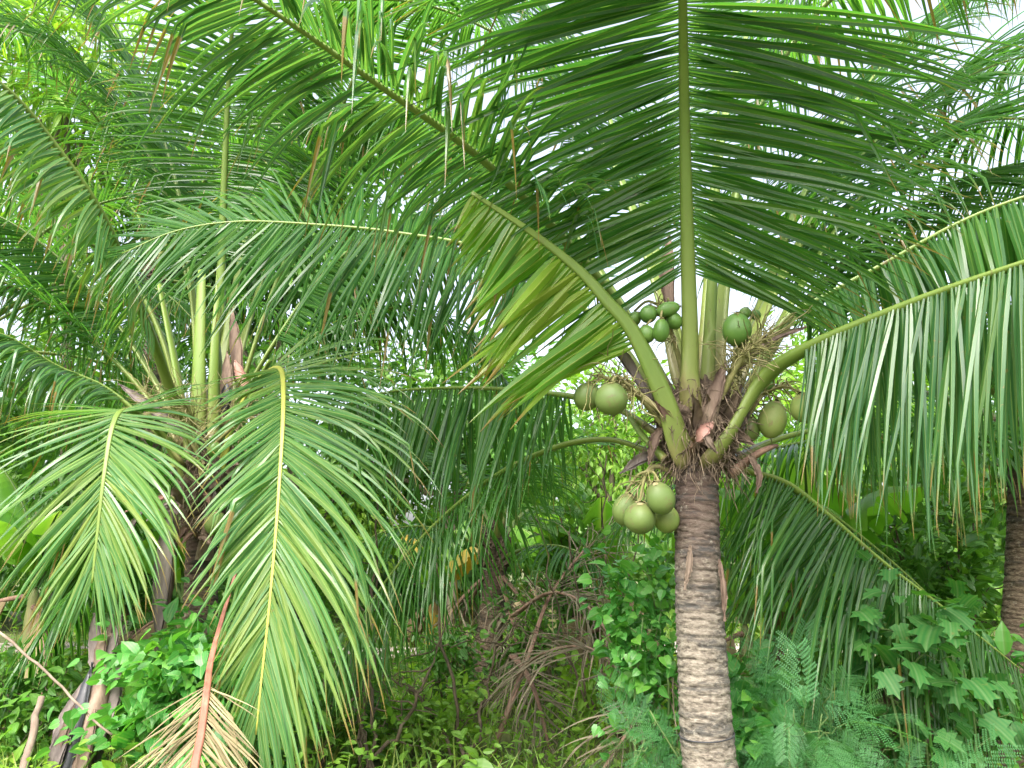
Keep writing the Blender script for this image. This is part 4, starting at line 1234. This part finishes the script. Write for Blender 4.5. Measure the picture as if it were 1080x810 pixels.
tree('light green tree between the left palm and the dirt path', at(330, 640, 15.0), 4, P(340, 540, 15.0), (1.8, 1.3, 1.2), 5000, T_LOW, .16, 'light', 208)

# shrubs and vines
shrub('leafy_vine', 'heart leaved green vine mound at the foot of the left palm', 'vine', at(195, 830, 5.3), .98, .46, 2100, T_HEART, .085, 'vine', 301, stems=7, stemmat='stem_green', down=.45, clumps=60)
shrub('leafy_vine', 'vine climbing against the left palm trunk', 'vine', at(200, 800, 5.9), 1.2, .3, 600, T_OVAL, .11, 'vine', 302, stems=5, stemmat='stem_green', down=.5)
shrub('leafy_vine', 'lobed gourd vine with large leaves over the right dead stem', 'vine', at(965, 860, 4.35), 1.5, .42, 190, T_LOBED, .125, 'gourd', 303, stems=7, stemmat='stem_green', down=.75, tilt=.35, clumps=22, z0=.3)
shrub('leafy_vine', 'thin vine with dark leaves climbing left of the pale trunk', 'vine', at(682, 830, 4.9), 1.75, .30, 800, T_HEART, .062, 'vine', 304, stems=6, stemmat='stem_green', down=.6, clumps=26, z0=.3)
shrub('leafy_vine', 'low vine with small round leaves right of the pale trunk', 'vine', at(790, 840, 4.5), .95, .32, 500, T_HEART, .09, 'vine', 305, stems=6, stemmat='stem_green', down=.5)
shrub('feathery_shrub', 'blue green feathery shrub right of the pale trunk', 'shrub', at(850, 860, 4.2), .86, .42, 190, T_FEATHER, .235, 'feather', 311, stems=8, stemmat='stem_green', down=.1, tilt=.35, clumps=16, z0=.35)
shrub('feathery_shrub', 'blue green feathery shrub left of the pale trunk', 'shrub', at(700, 870, 4.5), .80, .24, 80, T_FEATHER, .22, 'feather', 312, stems=5, stemmat='stem_green', down=.15, tilt=.4, clumps=9, z0=.35)
shrub('feathery_shrub', 'sparse feathery shrub at the bottom right', 'shrub', at(1000, 870, 3.9), .62, .45, 80, T_FEATHER, .22, 'feather', 313, stems=5, stemmat='stem_green', down=.1, clumps=10, z0=.3)
shrub('leafy_shrub', 'dark green shrub in the bottom left corner', 'shrub', at(20, 830, 6.2), .75, .5, 900, T_OVAL, .10, 'broad', 321, group='undergrowth shrubs')
shrub('leafy_shrub', 'small leaved shrub under the yellow ribbed frond', 'shrub', at(330, 820, 6.0), .95, .6, 1700, T_OVAL, .075, 'broad', 322, group='undergrowth shrubs')
shrub('leafy_shrub', 'bright yellow green shrub below the dirt path', 'shrub', at(425, 800, 6.6), .45, .6, 1700, T_OVAL, .075, 'light', 323, group='undergrowth shrubs', clumps=40)
shrub('leafy_shrub', 'dark leaved shrub on the left of the middle trunk', 'shrub', at(465, 760, 7.6), .85, .4, 900, T_OVAL, .075, 'broad', 324, group='undergrowth shrubs')
shrub('leafy_shrub', 'leafy shrub crowding the middle trunk on its right', 'shrub', at(560, 740, 8.1), 1.2, .4, 800, T_OVAL, .08, 'broad', 325, group='undergrowth shrubs')
shrub('leafy_shrub', 'sunlit shrub behind the slumped dead frond', 'shrub', at(650, 770, 7.4), .5, .7, 1500, T_OVAL, .09, 'light', 326, group='undergrowth shrubs')
shrub('leafy_shrub', 'green shrub below the lower right frond', 'shrub', at(880, 780, 5.9), 1.0, .55, 1300, T_OVAL, .09, 'broad', 327, group='undergrowth shrubs')
shrub('leafy_shrub', 'tangled shrub in front of the right edge palm', 'shrub', at(1050, 830, 4.9), 1.1, .4, 600, T_OVAL, .11, 'vine', 328, group='undergrowth shrubs', down=.4)
shrub('leafy_shrub', 'tall shrub behind the left coconut pair', 'shrub', at(615, 740, 9.4), 2.2, .6, 1000, T_OVAL, .13, 'broad', 329, group='undergrowth shrubs', sr=.02)
shrub('leafy_shrub', 'tall light shrub right of the coconut trunk', 'shrub', at(810, 740, 9.2), 2.7, .8, 1600, T_OVAL, .15, 'light', 330, group='undergrowth shrubs', sr=.02)
shrub('leafy_shrub', 'tall dark shrub left of the dirt path', 'shrub', at(320, 740, 9.4), 2.0, .8, 1300, T_OVAL, .14, 'broad', 331, group='undergrowth shrubs', sr=.02)
shrub('leafy_shrub', 'tall shrub behind the grey hanging sheath', 'shrub', at(140, 740, 9.2), 2.4, .9, 1800, T_OVAL, .15, 'broad', 332, group='undergrowth shrubs', sr=.02)
shrub('leafy_shrub', 'tall shrub in the gap by the right edge palm', 'shrub', at(1000, 740, 8.2), 2.4, .7, 1500, T_OVAL, .15, 'broad', 333, group='undergrowth shrubs', sr=.02)


# bare dark branches
def bare_shrub(label, base, tips, seed, r0=.018):
    r = np.random.default_rng(seed)
    root = thing('bare_shrub', label, 'shrub', (base[0], base[1], 0.0), 'bare shrubs')
    b = np.array([base[0], base[1], -.05])
    for t in tips:
        mb = MB()
        l = wander(b, t, 16, .035)
        tube(mb, l, np.linspace(r0, r0 * .4, 16), 6)
        for k in range(7):
            i = r.integers(5, 15)
            tube(mb, wander(l[i], l[i] + nrm(r.normal(0, 1, 3) + [0, 0, .3]) * r.uniform(.15, .5), 8, .02), np.linspace(r0 * .4, r0 * .15, 8), 4)
        mb.build('branch', 'twig', root)
    return root


bare_shrub('dark crooked bare branches rising before the dirt path', at(388, 800, 5.6), [P(400, 600, 5.6), P(470, 660, 5.7), P(370, 690, 5.5), P(395, 520, 5.8)], 401)
bare_shrub('bare branches bending right under the middle curtain', at(490, 800, 6.2), [P(400, 690, 6.2), P(545, 650, 6.3), P(460, 560, 6.5)], 402)
bare_shrub('thin bare twigs behind the lower coconuts', at(640, 780, 7.0), [P(600, 560, 7.0), P(680, 520, 7.0), P(640, 480, 7.1), P(560, 540, 7.0)], 403, .014)


def stick(label, a, b, r, mat='wood_pale', seed=0):
    mb = MB()
    q = wander(a, b, 14, .008)
    tube(mb, q, np.linspace(r, r * .75, 14), 8)
    o = mb.build('stick', mat)
    return tag(o, label, 'stick', 'sticks')


stick('thick pale stick leaning beside the rotten black stem', P(20, 830, 4.6), P(44, 735, 4.9), .026)
stick('thin pale stick slanting across the lower left', P(-10, 660, 5.0), P(118, 775, 4.8), .009)
stick('thin dark pole standing upright left of the left palm trunk', P(176, 760, 6.9), P(170, 610, 6.9), .012, 'stem_green')
stick('second dark pole standing nearer the left palm trunk', P(186, 760, 7.0), P(184, 640, 7.0), .012, 'stem_green')

# wire round the main trunk is tied near its foot
mb = MB()
cw = P(745, 774, 3.99)
a = np.linspace(0, 2 * np.pi, 40, endpoint=False)
ring = np.stack([cw[0] + .134 * np.cos(a), 3.985 + .134 * np.sin(a), cw[2] + .012 * np.sin(a + 1)], 1)
ring = np.vstack([ring, ring[:1]])
tube(mb, ring, .004, 5, cap=False)
mb.build('wire_band', 'hose', palm)

# ------------------------------------------------------------------ ground cover, grass, far trees: uncountable
n = 38000
gxp = rng.uniform(-9, 9, n)
gyp = 3.6 + rng.random(n) ** 1.2 * 13
dens = (np.sin(gxp * 1.7 + 2) * np.cos(gyp * 1.3) + rng.normal(0, .5, n)) > -.6
path_c = 12.6 + .35 * np.sin(gxp * .6)
dens &= np.abs(gyp - path_c) > .75
gxp, gyp = gxp[dens], gyp[dens]
n = len(gxp)
hgt = (.20 + .17 * np.sin(gxp * 1.1) * np.sin(gyp * .9)) * rng.random(n) ** .7 * 1.7
pos = np.stack([gxp, gyp, ground_z(gxp, gyp) + .02 + hgt], 1)
bl = MB()
scatter(bl, pos, nrm(rng.normal(0, 1, (n, 3)) * [1, 1, .3]) + np.array([0, 0, .1]), .062 * np.exp(rng.normal(0, .35, n)), T_OVAL, .5, np.clip(.5 + .35 * np.sin(gxp * .8 + gyp) + rng.normal(0, .2, n), 0, 1))
tag(bl.build('ground_cover', 'light', smooth=False), 'low leafy weeds covering the ground', 'weeds', kind='stuff')

n = 16000
gxp = rng.uniform(-9, 9, n)
gyp = 4 + rng.random(n) * 12
ok = np.abs(gyp - (12.6 + .35 * np.sin(gxp * .6))) > .7
gxp, gyp = gxp[ok], gyp[ok]
n = len(gxp)
bl = MB()
scatter(bl, np.stack([gxp, gyp, ground_z(gxp, gyp)], 1), np.stack([rng.normal(0, .4, n), rng.normal(0, .4, n), np.ones(n)], 1), rng.uniform(.18, .5, n), template([0, .4, .75, 1], [.016, .02, .012, .001], bend=.5), 1.0)
tag(bl.build('grass', 'grass', smooth=False), 'tall grass blades among the weeds', 'grass', kind='stuff')

n = 30000
ang = rng.uniform(-1.25, 1.25, n)
rad = rng.uniform(19, 27, n)
x, y = rad * np.sin(ang), rad * np.cos(ang)
top = 4.3 + 1.3 * np.sin(ang * 9) + .8 * np.sin(ang * 23 + 1) + .5 * np.sin(ang * 51)
z = top * rng.random(n) ** .75
bl = MB()
scatter(bl, np.stack([x, y, z], 1), nrm(rng.normal(0, 1, (n, 3))) + np.array([0, 0, -.3]), .5 * np.exp(rng.normal(0, .25, n)), T_LOW, .8, np.clip(.5 + .4 * np.sin(ang * 14) + rng.normal(0, .2, n), 0, 1))
tag(bl.build('treeline', 'broad', smooth=False), 'far wood of green trees closing the view', 'treeline', kind='stuff')
